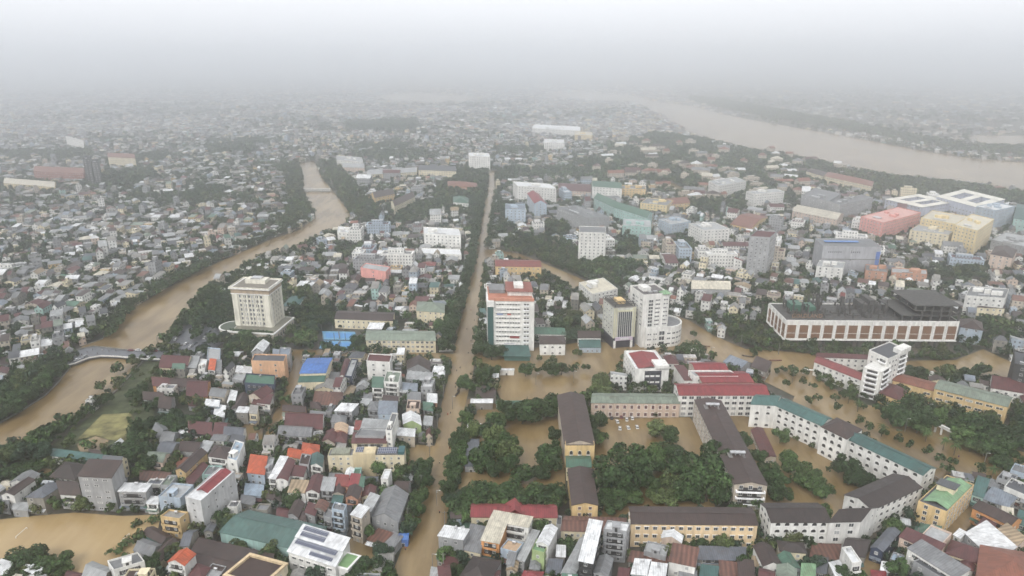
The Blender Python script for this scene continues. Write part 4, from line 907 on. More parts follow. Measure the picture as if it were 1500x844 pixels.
big('pavilion', 'shed', 'teal roofed porch in front of the brown roofed house beside the square', None, (849,509), (880,509), (878,498), 4.5, 's', 'B', 'tl', 1)
big('office_block', 'office block', 'white ten storey slab standing among trees in the middle distance', 'the ten storey slab', (848,341), (888,342), (887,333), 33, 'f', 'W', 'gr', 10, wsp=4, ww=1.3, wh=1.6)
big('apartment_block', 'apartment block', 'unfinished grey tower with red top', 'the unfinished tower', (1098,347), (1128,349), (1138,340), 38, 'f', 'G', 'mr', 11, wsp=3.4, ww=1.8, wh=1.6)
R, c, o = big('warehouse', 'department store', 'large blank grey box with blue tarpaulin on its roof', 'the blank grey box', (1194,350), (1206,362), (1291,363), 29, 'f', 'G', 'gr', 6, wsp=400)
kid(R, 'wall').color = (.36, .365, .38, 1); part_prism(R, sub(c, .35, .5, .1, .7), 29.9, 30.4, 'blue_tarpaulin', M['oc'], (.10, .22, .48))
i = max((s for s in sides(c) if s[5] > .1), key=lambda s: s[3]*s[5])[0]
for k in range(12): u = .1+.035*k+(.15 if k > 6 else 0); face_prism(c, i, u, u+.016, .1, 23.5, 25, 'window', M['glass'])
face_prism(c, i, .93, 1.0, .3, 5, 25, 'blue_panel', M['oc'], (.08, .16, .4)); face_prism(c, i, 0, 1, .4, 17, 17.6, 'ledge', M['conc'])
MID = [  # A B C h roof wall roofcol floors label
 ((621,343),(675,346),(672,336),18,'f','W','wh',5,'white five storey block left of the avenue','office block'),
 ((618,372),(676,374),(674,366),7,'f','W','wh',2,'long low white building below the white five storey block','office building'),
 ((494,340),(513,342),(514,334),11,'f','W','wh',3,'small white block beside the far canal bend','apartment block'),
 ((687,229),(718,230),(716,225),27,'f','W','wh',7,'white block at the far end of the avenue','office block'),
 ((758,273),(815,277),(806,270),24,'f','W','wh',7,'large white slab right of the far avenue','hospital'),
 ((783,298),(801,299),(789,284),22,'y','B','cr',7,'white slab end with crimson roof in the hospital group','hospital'),
 ((740,307),(770,308),(769,300),21,'f','B','gb',6,'pale blue six storey block by the far avenue','hospital'),
 ((816,304),(862,321),(893,318),20,'f','G','gr',5,'long curved looking grey hospital wing','hospital'),
 ((870,290),(900,304),(910,298),18,'x','T','gn',5,'green roofed hospital wing, left half','hospital'),
 ((900,304),(948,319),(956,312),18,'x','T','gn',5,'green roofed hospital wing, right half','hospital'),
 ((868,273),(911,276),(908,268),22,'x','W','gn',6,'white balconied block with green roof','hospital'),
 ((818,279),(866,281),(864,270),11,'x','P','mr',3,'dark red roofed range behind the hospital','hospital'),
 ((911,277),(946,278),(945,273),14,'f','Y','gr',4,'ochre block behind the green roofed wing','office building'),
 ((938,298),(977,302),(986,294),14,'f','YY','gr',4,'pale yellow balconied block','office building'),
 ((978,300),(1011,297),(1001,289),11,'x','Y','og2',3,'brick orange roofed range beside the pale yellow block','office building'),
 ((912,331),(954,334),(953,323),15,'f','T','lg',4,'mint green block','hospital'),
 ((965,322),(983,330),(1012,325),17,'f','B','lg',5,'pale grey blue double block','hospital'),
 ((1009,328),(1030,338),(1069,336),20,'f','W','lg',6,'white twin block right of the mint block','hospital'),
 ((1038,266),(1053,273),(1093,266),22,'f','W','lg',6,'white zigzag block at the river park, left part','hotel'),
 ((1093,281),(1105,285),(1149,281),22,'f','W','lg',6,'white zigzag block at the river park, right part','hotel'),
 ((1174,287),(1214,296),(1232,284),22,'f','G','gr',5,'grey office block left of the coral pink hospital','office block'),
 ((1214,296),(1230,301),(1279,290),22,'f','G','gr',5,'grey long block behind the pink and white hotel','office block'),
 ((1161,309),(1226,322),(1236,313),13,'x','P','ce',4,'white and pink hotel','hotel'),
 ((1261,318),(1294,327),(1349,312),22,'f','PK','sa',6,'large coral pink hospital','hospital'),
 ((1333,338),(1390,345),(1403,334),17,'f','C','lg',5,'cream block with round balconies','hospital'),
 ((1349,320),(1405,330),(1420,318),25,'f','YY','ce',7,'yellow hospital block, left part','hospital'),
 ((1398,330),(1432,339),(1456,322),29,'f','YY','ce',8,'yellow hospital block, right part','hospital'),
 ((1430,303),(1458,309),(1487,303),27,'f','B','wh',7,'pale hospital tower beside the yellow block','hospital'),
 ((1485,320),(1520,324),(1522,302),18,'x','T','tl',5,'turquoise block at the right edge','hospital'),
 ((1452,352),(1500,362),(1520,350),14,'f','G','lg',4,'grey office wing at the right edge','office building'),
 ((1451,372),(1483,378),(1490,366),17,'h','P','br',5,'pale pink block with dark red hipped roof','apartment block'),
 ((1196,391),(1235,394),(1238,385),15,'f','W','lg',5,'white balconied block in front of the blank grey box','apartment block'),
 ((1268,397),(1300,400),(1299,391),13,'f','S','gr',4,'salmon block behind the shopping centre','apartment block'),
 ((1306,400),(1358,403),(1357,396),10,'f','S','lg',3,'long salmon house behind the shopping centre','apartment block'),
 ((1414,434),(1472,438),(1478,424),19,'f','W','gr',5,'white balconied block right of the unfinished frame','hotel'),
 ((1432,450),(1472,452),(1470,443),11,'h','C','br',3,'cream house with dark brown hipped roof in front of the white balconied block','villa'),
 ((1407,479),(1440,484),(1438,472),12,'h','B','br',4,'pale blue villa beside the shopping centre','villa'),
 ((1486,534),(1512,540),(1510,520),22,'f','X','dg',6,'black glass block at the right edge','office block'),
 ((1452,568),(1512,578),(1510,560),8,'x','W','mr',2,'white house with dark red roof at the right edge','villa'),
 ((49,251),(122,254),(124,246),16,'x','Q','og2',4,'distant long red roofed hall','hall'),
 ((5,268),(80,274),(82,267),9,'x','YY','ce',3,'distant long cream school','school building'),
 ((121,233),(132,233),(133,229),44,'f','X','dg',12,'distant dark unfinished tower','tower'),
 ((134,238),(144,238),(145,234),40,'f','X','dg',11,'distant dark unfinished tower, right twin','tower'),
 ((96,200),(104,202),(122,206),24,'f','W','wh',6,'distant white slab','apartment block'),
 ((158,230),(198,232),(196,226),20,'x','C','og2',5,'distant cream hotel','hotel'),
 ((493,235),(532,238),(530,231),17,'f','W','lg',5,'far white block by the upper canal','hotel'),
 ((502,245),(534,246),(533,241),13,'x','P','lg',4,'far pink block by the upper canal','hotel'),
 ((537,256),(610,252),(612,246),11,'x','C','lg',3,'far long cream school','school building'),
 ((613,249),(668,251),(668,244),15,'x','C','dg',4,'far cream school with grey roof','school building'),
 ((549,290),(578,284),(572,277),11,'x','Y','br',3,'ochre barracks block by the canal, left','school building'),
 ((578,302),(608,288),(602,282),13,'x','C','br',4,'cream block with brown roof by the canal','school building'),
 ((656,272),(700,275),(698,268),9,'h','S','og2',2,'salmon villa left of the far avenue','villa'),
 ((664,296),(687,298),(686,290),9,'h','W','gn',2,'green roofed villa left of the far avenue','villa'),
 ((797,209),(827,210),(826,205),20,'f','W','wh',6,'far white block right of centre','hotel'),
 ((779,188),(850,192),(850,186),16,'f','W','wh',4,'far long white building','hotel'),
 ((842,198),(868,199),(867,194),16,'f','YY','ce',4,'far cream block','hotel'),
 ((1181,251),(1205,258),(1212,253),13,'h','C','br',3,'ornate cream hotel at the river, left part','hotel'),
 ((1208,258),(1277,273),(1280,266),13,'h','C','og2',3,'ornate cream hotel at the river, right part','hotel'),
 ((1070,328),(1100,335),(1125,318),8,'x','Y','og2',2,'ochre range with brick orange roof','school building'),
 ((1180,310),(1181,312),(1182,308),1,'f','W','wh',1,'',''),
 ((848,415),(868,432),(905,424),12,'f','W','ce',4,'white angled block on the canal branch','office building'),
 ((1013,423),(1070,424),(1068,414),9,'x','G','ce',2,'long grey shed with pale roof strip behind the white tower','warehouse'),
]
for A, B, C, h, rt, wc, rc, fl, ds, cat in MID:
    if not ds: continue
    ds = ds if len(ds.split()) > 3 else ds+' in the middle distance'
    k = dict(wsp=4.2, ww=1.5, wh=1.5)
    if B[0]-A[0] < 0: pass
    RR, cc_, oo = big(cat.replace(' ', '_'), cat, ds, ('the '+ds.split(',')[0]) if len(ds.split()) < 5 else None, A, B, C, h, rt, wc, rc, fl, **k)
    if rt == 'f' and h > 9:
        L1, L2 = math.hypot(cc_[1][0]-cc_[0][0], cc_[1][1]-cc_[0][1]), math.hypot(cc_[2][0]-cc_[1][0], cc_[2][1]-cc_[1][1])
        for k in range(3 if max(L1, L2) > 30 else 2):
            u, v = random.uniform(.1, .7), random.uniform(.2, .6); du, dv = min(.6, random.uniform(4, 9)/L1), min(.6, random.uniform(3, 6)/L2)
            part_prism(RR, sub(cc_, u, min(.97, u+du), v, min(.97, v+dv)), h, h+random.uniform(2.2, 3.4), 'stair_hut', M['wall'], K[wc])
        part_prism(RR, sub(cc_, .3, .6, .12, .2), h, h+1.3, 'water_tanks', M['steel'])
def court(desc, A, B, C, h, mid):
    c = ccw(quad(A, B, C, h)); o = ctr(c); R = thing('hospital', 'hospital', desc, *o, 0, None, True); mark(offset4(c, 2), 2)
    bars = [(0, 1, 0, .22), (0, 1, .78, 1), (0, .16, .22, .78), (.84, 1, .22, .78)]+([(.44, .58, .22, .78)] if mid else [])
    for u0, u1, v0, v1 in bars:
        q = sub(c, u0, u1, v0, v1); build(local(wall_mesh(q, h, 'o', 0), o), 'wing_wall', [M['wall']], R, (.50, .53, .62)); build(local(roof_mesh(q, h, 'o', 0, .8), o), 'wing_roof', [M['slab']], R, (.72, .70, .62))
        L = []
        for s in sides(q):
            if s[5] > .1: windows(R, o, s, 4, h, 'win', 5.5, 2.2, 1.5, 1, near=L)
        for f, st, x, y, z, ang, ww, wh in L[:40]: put(st, 'window', R, x, y, z, ang, ww, 1, wh)
court('wide cream roofed hospital around two open courts, left one', (1297,292), (1350,304), (1400,296), 16, True)
court('wide cream roofed hospital around open courts, right one', (1372,288), (1432,304), (1472,292), 20, True)
# ---------------------------------------------------------------- houses traced one by one: A, B, C eave pixels, height, roof shape, wall, roof colour
HS = """2,725 20,725 51,703 9 y W br|38,728 63,729 95,708 9.5 h D sl|88,724 119,726 112,706 8 x W br|173,720 213,721 222,709 10.4 o G wh|211,743 231,744 232,738 3 s G gn
215,738 231,739 232,728 5.5 o W wh|232,729 264,732 284,712 11 f B lg|235,758 263,762 276,752 10 f Y cc|209,781 237,796 252,786 4 x D br|196,806 222,815 236,798 4 x G gr
222,816 236,821 262,795 5 y C br|-8,838 8,843 18,826 6 s G wh|32,840 58,845 62,832 5 o G wh|120,846 150,858 165,834 5 x D lg|96,847 118,852 122,841 4 x D mr
167,837 212,824 202,811 9 f W gr|246,823 270,828 286,812 12 y W og|297,846 318,851 332,832 7 f G lg|277,842 296,849 308,832 8 h G mr
422,721 447,722 452,706 8 s W ts|448,720 467,722 476,699 9 y W mr|470,718 488,719 492,702 9 s G lg|489,711 509,712 511,698 9 s S rd|510,713 523,714 528,697 9 s S cr|524,714 532,714 534,700 9 s W gn
487,723 503,724 505,713 8 y LC br|506,728 524,731 530,715 10 y S br|405,757 425,761 428,747 4 x D mr|422,753 436,758 446,738 7 y G br|438,760 447,764 449,752 6 s W br|447,750 461,755 466,742 8 s G mr|461,744 476,749 482,738 9 a D ru
486,747 504,751 508,741 12 f B gr|474,758 486,762 488,750 8 f G gr|514,754 529,759 541,744 14 o LC wh|530,744 543,749 556,729 10 s G lg|545,757 583,765 598,724 8 y G gr|538,790 560,797 576,783 4 s D ru|560,796 575,804 590,788 4 s G gr
515,649 566,649 568,636 9 s C mr|520,640 562,641 570,629 10 f G gr|528,629 568,632 572,618 10 s G lg|565,632 574,633 583,607 15 f W gr|407,637 455,640 459,626 6.5 x G gr|417,626 472,629 475,607 6 x W mr
472,646 490,649 497,634 6 y LC mr|491,646 507,649 509,634 6 h G mr|489,632 508,634 510,623 7 a S pe|421,668 442,672 446,660 6 x C og|441,667 466,671 468,652 7 h C og|438,681 452,683 456,668 9 f G br|455,681 472,684 474,668 9 y W tl
405,702 421,704 432,675 9 a W mr|394,700 405,701 422,673 9 s W wh|362,692 387,695 392,672 10 s B og|358,724 385,727 386,713 4.5 s B sb|388,694 397,695 402,672 9 f G lg|425,696 444,698 449,685 8 s W mr
305,668 333,672 342,656 10 h W br|333,673 347,677 358,650 11 f W sb|257,688 272,692 303,663 9 y Y br|267,707 280,711 305,683 6 y LC mr|213,674 238,677 249,664 7 x P gg|205,703 250,707 252,692 4 x D ru
276,634 310,637 312,619 5 x D mr|311,639 328,641 339,620 5 x D mr|327,641 355,644 360,627 5 x W sl|282,641 302,642 304,636 3 o D wh|261,634 273,636 278,627 4 s W wh|222,632 233,643 247,629 5 x G gr|234,647 252,650 262,634 5 x G gr
228,662 250,665 267,649 6 x D sl|262,660 290,662 297,648 6 x G br|290,660 304,662 313,649 6 s D lg|309,644 328,646 338,638 6 x W gr|336,646 355,649 359,640 6 s G dg|73,667 174,680 176,671 5 s W tl|73,698 110,703 131,681 6 h D db
642,785 678,791 687,776 11 o G wh|680,805 703,810 712,776 7 s C gr|717,762 774,772 780,759 11 s W ce|705,791 731,796 743,768 10 s O ce|733,805 756,811 767,797 7 f B pe|757,819 768,822 790,783 6 s G lg|779,807 797,812 804,796 11 f V lm
786,795 803,799 816,774 13 y W wh|670,850 712,858 734,822 8 h G db|762,850 790,852 796,838 7 h W cr|822,840 840,845 867,793 9 a G lg|848,821 868,825 882,769 15 s X wh|884,777 918,781 923,768 15 f G wh|870,839 890,844 898,819 9 y G gr
925,841 948,843 953,821 10 o G wh|950,843 974,846 977,827 10 o W wh|980,822 1018,830 1023,806 10 s W ru|943,809 975,817 980,802 8 f G lg|921,822 975,831 978,817 6 s D ru|1022,819 1091,821 1092,804 5 s D sl|1025,845 1050,848 1052,832 5 s T tl|1055,842 1080,845 1078,826 5 s D ru
1082,845 1105,848 1103,824 6 s D br|1118,829 1145,829 1130,800 8 y W br|1155,837 1173,833 1157,810 7 y G gn|1143,807 1181,810 1176,795 7 h C db|1186,819 1228,820 1231,800 4 s D ru|1173,850 1193,851 1194,829 7 s T lm|1248,827 1262,825 1246,802 11 f W wh|1226,848 1241,844 1229,823 6 s W wh
1232,812 1266,816 1276,791 6 x D db|1276,802 1293,808 1318,779 7 y N sl|1277,850 1298,852 1297,837 5 h G cr|1424,724 1440,729 1448,706 7 s T tl|1425,744 1480,770 1497,761 8 x O br|1414,781 1457,821 1488,805 7 s G wh|1397,784 1406,789 1415,780 6 o W wh|1460,777 1488,799 1503,790 8 s P ts
1432,769 1450,779 1459,769 6 s P mr|1430,850 1530,868 1530,814 9 h O og2|1385,810 1440,828 1448,808 7 h C mr|1318,786 1374,811 1384,799 10 s P mr|1345,790 1376,803 1394,783 9 f P lg|1330,803 1400,847 1420,836 11 s W gr|1338,824 1385,852 1406,841 9 f G dg
1303,821 1320,827 1325,816 5 f G sb|1340,778 1376,783 1379,771 6 h G gn|1460,701 1482,708 1491,698 8 f G dg|1471,714 1501,727 1511,714 8 f W dg|1438,730 1476,743 1491,729 5 s G gb|1495,735 1520,742 1530,722 6 s D gr
498,550 505,551 512,527 8 y W mr|505,552 515,553 524,528 9 f N lg|477,556 497,558 500,548 5 s D gr|545,567 561,568 562,555 10 s W gn|562,560 584,562 588,546 12 f W gg|596,541 630,543 630,530 6 y G br|595,555 632,558 634,548 7 s G lg|590,572 611,573 612,562 6 x G gb
597,588 616,589 616,577 7 s W gr|560,592 582,594 585,581 8 x LC br|584,574 597,575 598,563 6 s D lg|533,584 545,585 545,577 5 s D gr|528,593 543,594 545,586 6 s G lg|539,600 555,601 558,589 7 h G gr|554,606 581,607 582,591 10 s B gb|490,602 515,603 525,592 9 o G wh
595,600 614,601 616,588 9 f P br|591,621 617,623 615,609 8 y V wh|582,638 607,640 608,629 7 o LC wh|626,589 640,590 640,579 6 s S wh|620,600 634,602 634,592 6 s G gn|560,605 566,606 568,598 6 f D wh|620,622 632,623 634,612 6 s G lg|485,618 505,620 508,609 7 h G gr
519,629 539,630 541,617 6 h D rd|233,538 274,540 284,522 7.5 x C mr|274,538 287,539 293,525 8 s G lg|290,542 300,543 304,528 9 f W wh|305,541 314,542 317,529 9 s W og|315,543 324,544 325,530 8 s G gr|303,528 322,530 323,512 9 f B lg
224,565 250,567 248,555 5 x O mr|243,566 290,567 288,556 5 x D br|273,580 303,581 308,558 6 x O mr|210,585 240,587 240,576 5 x G br|232,597 250,599 256,582 5 x G br|306,579 328,582 337,571 7 x LC gr|300,594 320,596 322,587 6 o B wh|313,608 328,611 331,597 4 s G wh
333,590 343,592 348,576 5 s G wh|338,600 352,603 365,580 5 y G br|364,579 382,584 400,573 8 y LC mr|376,590 395,592 400,580 7 s W mr|346,604 362,605 366,597 8 o D wh|365,605 376,606 378,596 8 s C cc|369,592 387,594 390,588 6 s W mr|358,562 402,565 403,551 10 f N gn
340,556 356,560 362,548 7 f G lg|345,545 368,547 370,538 8 o W wh|408,520 424,521 426,511 12 f G gb|400,522 410,523 410,514 9 s D gb|414,602 447,604 448,595 6 x O br|414,609 440,610 441,603 5 s W gg|447,640 455,641 457,633 5 s G gr|452,612 475,614 478,605 5 s G gr
458,592 500,594 502,575 6 h D ru|504,635 516,637 518,626 5 o G wh|455,597 470,599 470,590 6 h D br|0,736 12,738 14,728 6 s G gr|18,746 40,748 42,738 4 s G lg|130,665 150,667 152,660 4 x D br|196,652 206,654 206,646 3 x G gr
742,826 752,828 756,812 7 s G gr|742,835 756,837 760,822 5 y LC ts|776,833 790,834 792,820 6 h D gr|800,838 820,840 824,822 6 s B sl|712,846 730,848 732,836 6 h W mr|648,830 668,834 672,820 4 s D mr|630,846 650,850 652,836 3 s G lg|905,845 920,847 922,835 8 s D mr
995,848 1020,850 1020,838 6 s D gr|1100,828 1112,830 1114,818 5 s D ts|1195,838 1210,840 1212,820 6 s D dg|1290,836 1302,838 1304,826 5 s G wh|1405,830 1425,836 1430,825 6 h W mr|1440,800 1452,806 1462,796 4 s D gr|1366,818 1385,826 1392,815 6 s LC pe
1100,536 1122,545 1130,533 7 s D br|1060,530 1085,540 1103,533 6 x G gb|1140,610 1160,612 1170,600 5 s D br|1098,583 1110,585 1112,576 5 s D mr|1448,712 1462,717 1466,708 5 s G gr|1480,690 1500,696 1506,686 8 f B gr|1488,765 1505,772 1510,756 6 s T tl|300,760 316,765 318,756 5 f D br
185,722 192,724 195,715 4 s G gr|640,818 648,820 650,812 4 s D gn|694,770 716,772 720,762 4 s W gr|745,780 760,783 764,772 6 s G gr|815,770 822,771 823,758 7 f G dg|390,730 412,734 414,724 5 s G br|352,736 372,740 374,730 4 s D gr|486,736 500,738 503,728 7 s G tl"""
random.seed(11)
EXTRA_DESC = {}
for ln in HS.replace('\n', '|').split('|'):
    t = ln.split(); pt = [tuple(map(float, q.split(','))) for q in t[:3]]
    house(pt[0], pt[1], pt[2], float(t[3]), t[4], t[5], t[6], group='houses of the near districts')
NTR = len(THINGS)
# ---------------------------------------------------------------- the rest of the town, block by block
def district(px, py):
    """rotation of the street grid, house density, share of trees"""
    x, y = U(px, py)
    return x, y
def grid_angle(x, y):
    px, py = PX(x, y)
    if px > 985+ (py-480)*1.2 and py > 430: return math.radians(-24)
    if px < 690-(py-250)*.12 and px > 200 and py > 380 and not (px < 330 and py < 500): return math.radians(random.choice((-3, 0, 3)))
    k = (math.floor(x/130)*7919+math.floor(y/130)*104729) % 97
    if px < 480: return math.radians((k % 7)*9-35+20)
    if px > 900: return math.radians((k % 5)*7-30)
    return math.radians((k % 5)*5-10)
LOTS = []
def lot_try(x, y, ang, w_, d_):
    ca, sa = math.cos(ang), math.sin(ang); us = (-.48, 0, .48) if w_ < 9 else (-.5, -.2, .2, .5); vs = (-.5, -.25, 0, .25, .5)
    gx = [x+u*w_*ca-v*d_*sa for u in us for v in vs]; gy = [y+u*w_*sa+v*d_*ca for u in us for v in vs]
    if occ(gx, gy).any(): return False
    q = [(x-w_/2*ca+d_/2*sa, y-w_/2*sa-d_/2*ca), (x+w_/2*ca+d_/2*sa, y+w_/2*sa-d_/2*ca), (x+w_/2*ca-d_/2*sa, y+w_/2*sa+d_/2*ca), (x-w_/2*ca-d_/2*sa, y-w_/2*sa+d_/2*ca)]
    mark(q, 2); LOTS.append((x, y, ang, w_, d_)); return True
random.seed(21)
bs = 66
MIDB = []
for k in range(400):                          # free standing mid rise blocks of the centre
    if len(MIDB) > 44: break
    a, b = random.uniform(500, 1500), random.uniform(232, 400)
    if 640 < a < 735: continue
    x, y = U(a, b); w_, d_ = random.uniform(14, 34), random.uniform(10, 15)
    if random.random() < .4: w_, d_ = d_, w_
    if lot_try(x, y, grid_angle(x, y), w_, d_): MIDB.append(LOTS.pop())
def in_view(x, y, mrg=60):
    px, py = PX(x, y); return -mrg < px < 1500+mrg and py < 844+mrg+30
for by in range(int(OY)-bs, int(OY+1700), bs):
    for bx in range(-1300, 1300, bs):
        if not in_view(bx+bs/2, by+bs/2, 140 if by < 600 else 80): continue
        ang = grid_angle(bx+bs/2, by+bs/2); ca, sa = math.cos(ang), math.sin(ang)
        near = by < 620; v = -bs/2+random.uniform(0, 5)
        while v < bs/2:
            dep = random.uniform(9, 15); u = -bs/2+random.uniform(0, 3)
            while u < bs/2:
                w_ = random.choice((4.5, 5, 5.5, 6, 6.5, 7, 8, 9, 11)); dd = dep*random.uniform(.75, 1.08)
                if by > 520: w_ *= 1.25
                if by > 640 and math.sin(bx/95+by/140)*math.sin(by/88-bx/170) > .62: u += 12; continue
                if random.random() < (.90 if by < 520 else .84 if by < 900 else .76):
                    lx, ly = u+w_/2, v+dd/2; lot_try(bx+bs/2+lx*ca-ly*sa, by+bs/2+lx*sa+ly*ca, ang, w_, dd)
                u += w_+random.choice((.15, .15, .3, .8, 2.2))
            v += dep+random.choice((.6, 1.2, 1.5, 4.5))
# a second pass fills leftover gaps close to the camera with small sheds and lean-to houses
for k in range(26000):
    y = 190+random.random()**1.3*700; x = random.uniform(-.85, .85)*(y+120)
    if occ([x], [y])[0]: continue
    lot_try(x, y, grid_angle(x, y)+random.choice((0, 0, 1.571)), random.choice((3.5, 4.5, 5.5, 7)), random.choice((4.5, 6, 8, 10)))
RC = ['lg']*12+['gr']*18+['wh']*15+['dg']*9+['br']*13+['mr']*8+['rd']*1+['cc']*12+['gg']*3+['sl']*7+['og2']*3+['gn']*1+['gb']*3+['ru']*4+['ts']*1+['ce']*4+['tl']*1
WC = ['W']*18+['C']*7+['G']*14+['D']*10+['LC']*7+['Y']*1+['B']*4+['P']*2+['T']*1
OCC[OCC == 4] = 0
LOTS.sort(key=lambda l: math.hypot(l[0], l[1]))
# keep the ones the picture can show
LOTS = [l for l in LOTS if in_view(l[0], l[1], 30)]
NH = 300-len([1 for t in THINGS if t[3] == 'house'])
random.seed(31)
def lot_quad(l):
    x, y, ang, w_, d_ = l; ca, sa = math.cos(ang), math.sin(ang); w_ -= .1
    return [(x+u*w_*ca-v*d_*sa, y+u*w_*sa+v*d_*ca) for u, v in ((-.5, -.5), (.5, -.5), (.5, .5), (-.5, .5))]
def lot_style(l):
    fl = random.choices((1, 2, 3, 4, 5), (30, 34, 24, 9, 2) if l[1] < 520 else (42, 36, 17, 4, 1))[0]
    if l[1] < 520: fl = min(fl, 3)
    if l[3] > 8 or l[4] < 6.5: fl = min(fl, 2)
    h = fl*3.25+random.uniform(-.2, .5); rt = random.choices('yxfshoa', (18, 26, 22, 20, 7, 5, 2))[0]
    return fl, h, rt, random.choice(WC), random.choice(RC)
near = LOTS[:max(0, NH)]; rest = LOTS[max(0, NH):]
for l in near:
    fl, h, rt, wc, rc = lot_style(l); q = lot_quad(l)
    if rt == 'f' and rc in ('og', 'rd', 'bl'): rc = 'cc'
    house(None, None, None, h, rt, wc, rc, fl, world=q, group='houses of the near districts', side_w=.3)

# ---- everything farther: one mesh of the remaining houses
def tpl_house(kind):
    """unit house: faces as (points, colour slot) ; slot 0 wall, 1 roof, 2 pale detail"""
    c = [(-.5, -.5), (.5, -.5), (.5, .5), (-.5, .5)]; e = [(-.54, -.54), (.54, -.54), (.54, .54), (-.54, .54)]; F_ = []
    def pr(c, z0, z1, s, st):
        for i in range(4):
            a, b = c[i], c[(i+1) % 4]; F_.append(([(*a, z0), (*b, z0), (*b, z1), (*a, z1)], s))
        F_.append(([(*p, z1) for p in c], st))
    pr(c, 0, 1, 0, 1)
    if kind == 'y':
        F_.append(([(-.54, -.54, .98), (0, -.54, 1.3), (0, .54, 1.3), (-.54, .54, .98)][::-1], 1)); F_.append(([(0, -.54, 1.3), (.54, -.54, .98), (.54, .54, .98), (0, .54, 1.3)][::-1], 1))
        F_.append(([(-.5, -.5, 1), (.5, -.5, 1), (0, -.5, 1.28)], 0)); F_.append(([(.5, .5, 1), (-.5, .5, 1), (0, .5, 1.28)], 0))
    if kind == 'x':
        F_.append(([(-.54, -.54, .98), (.54, -.54, .98), (.54, 0, 1.3), (-.54, 0, 1.3)], 1)); F_.append(([(-.54, 0, 1.3), (.54, 0, 1.3), (.54, .54, .98), (-.54, .54, .98)], 1))
        F_.append(([(.5, -.5, 1), (.5, .5, 1), (.5, 0, 1.28)], 0)); F_.append(([(-.5, .5, 1), (-.5, -.5, 1), (-.5, 0, 1.28)], 0))
    if kind == 'h':
        A, B_ = (0, -.15, 1.32), (0, .15, 1.32); E = [(*p, .98) for p in e]
        F_.extend([([E[0], E[1], A], 1), ([E[1], E[2], B_, A], 1), ([E[2], E[3], B_], 1), ([E[3], E[0], A, B_], 1)])
    if kind == 's':
        E = [(-.54, -.54, 1.0), (.54, -.54, 1.0), (.54, .54, 1.16), (-.54, .54, 1.16)]; F_.append((E, 1))
        F_.extend([([(-.5, .5, 1), (-.5, -.5, 1), (-.5, .5, 1.15)], 0), ([(.5, -.5, 1), (.5, .5, 1), (.5, .5, 1.15)], 0)])
    if kind == 'f':
        i_ = [(-.44, -.46), (.44, -.46), (.44, .46), (-.44, .46)]
        for k in range(4):
            a, b, d, g = c[k], c[(k+1) % 4], i_[(k+1) % 4], i_[k]
            F_.extend([([(*a, 1), (*b, 1), (*b, 1.09), (*a, 1.09)], 0), ([(*a, 1.09), (*b, 1.09), (*d, 1.09), (*g, 1.09)], 0), ([(*g, 1.09), (*d, 1.09), (*d, 1.0), (*g, 1.0)], 0)])
        pr([(-.3, .0), (.2, .0), (.2, .35), (-.3, .35)], 1.0, 1.3, 0, 2)
    if kind == 't':                           # stepped tube house with terrace
        pr([(-.5, -.05), (.5, -.05), (.5, .5), (-.5, .5)], 1, 1.42, 0, 2); pr([(-.15, .1), (.15, .1), (.15, .3), (-.15, .3)], 1.42, 1.55, 2, 2)
        pr([(-.5, -.62), (.5, -.62), (.5, -.5), (-.5, -.5)], .40, .52, 2, 2)
    return F_
TH = {k: tpl_house(k) for k in 'yxhsft'}
def fill(batch, name, mats):
    """batch: arrays x,y,ang,w,d,h,kind,wallcol,roofcol -> one mesh"""
    V = []; LT = []; UVs = []; CO = []; MI = []
    kinds = np.array([b[6] for b in batch])
    for kd in TH:
        ids = np.nonzero(kinds == kd)[0]
        if not len(ids): continue
        P_ = np.array([[batch[i][j] for j in range(6)] for i in ids], float); wcl = np.array([batch[i][7] for i in ids], np.float32); rcl = np.array([batch[i][8] for i in ids], np.float32)
        ca, sa = np.cos(P_[:, 2]), np.sin(P_[:, 2])
        for pts, s in TH[kd]:
            p = np.array(pts, float); n_ = len(pts); lx = p[None, :, 0]*P_[:, 3, None]; ly = p[None, :, 1]*P_[:, 4, None]; lz = p[None, :, 2]*P_[:, 5, None]
            X = P_[:, 0, None]+lx*ca[:, None]-ly*sa[:, None]; Y = P_[:, 1, None]+lx*sa[:, None]+ly*ca[:, None]
            V.append(np.stack([X, Y, lz], -1).reshape(-1, 3).astype(np.float32)); LT.append(np.full(len(ids), n_, np.int32))
            d0 = p[1]-p[0]; vert = abs(np.cross(p[1]-p[0], p[2]-p[0])[2]) < 1e-6
            if vert: uu = lx if abs(d0[0]) > abs(d0[1]) else ly; vv = lz
            else: uu, vv = lx, ly
            UVs.append(np.stack([uu, vv], -1).reshape(-1, 2).astype(np.float32))
            col = wcl if s == 0 else rcl if s == 1 else np.clip(wcl*.3+.35, 0, .62)
            CO.append(np.repeat(np.concatenate([col, np.ones((len(ids), 1), np.float32)], 1), n_, 0)); MI.append(np.full(len(ids), 0 if s == 0 or vert else 1, np.int32))
    bulk(name, V, LT, UVs, CO, MI, mats)
    return bpy.data.objects[name]
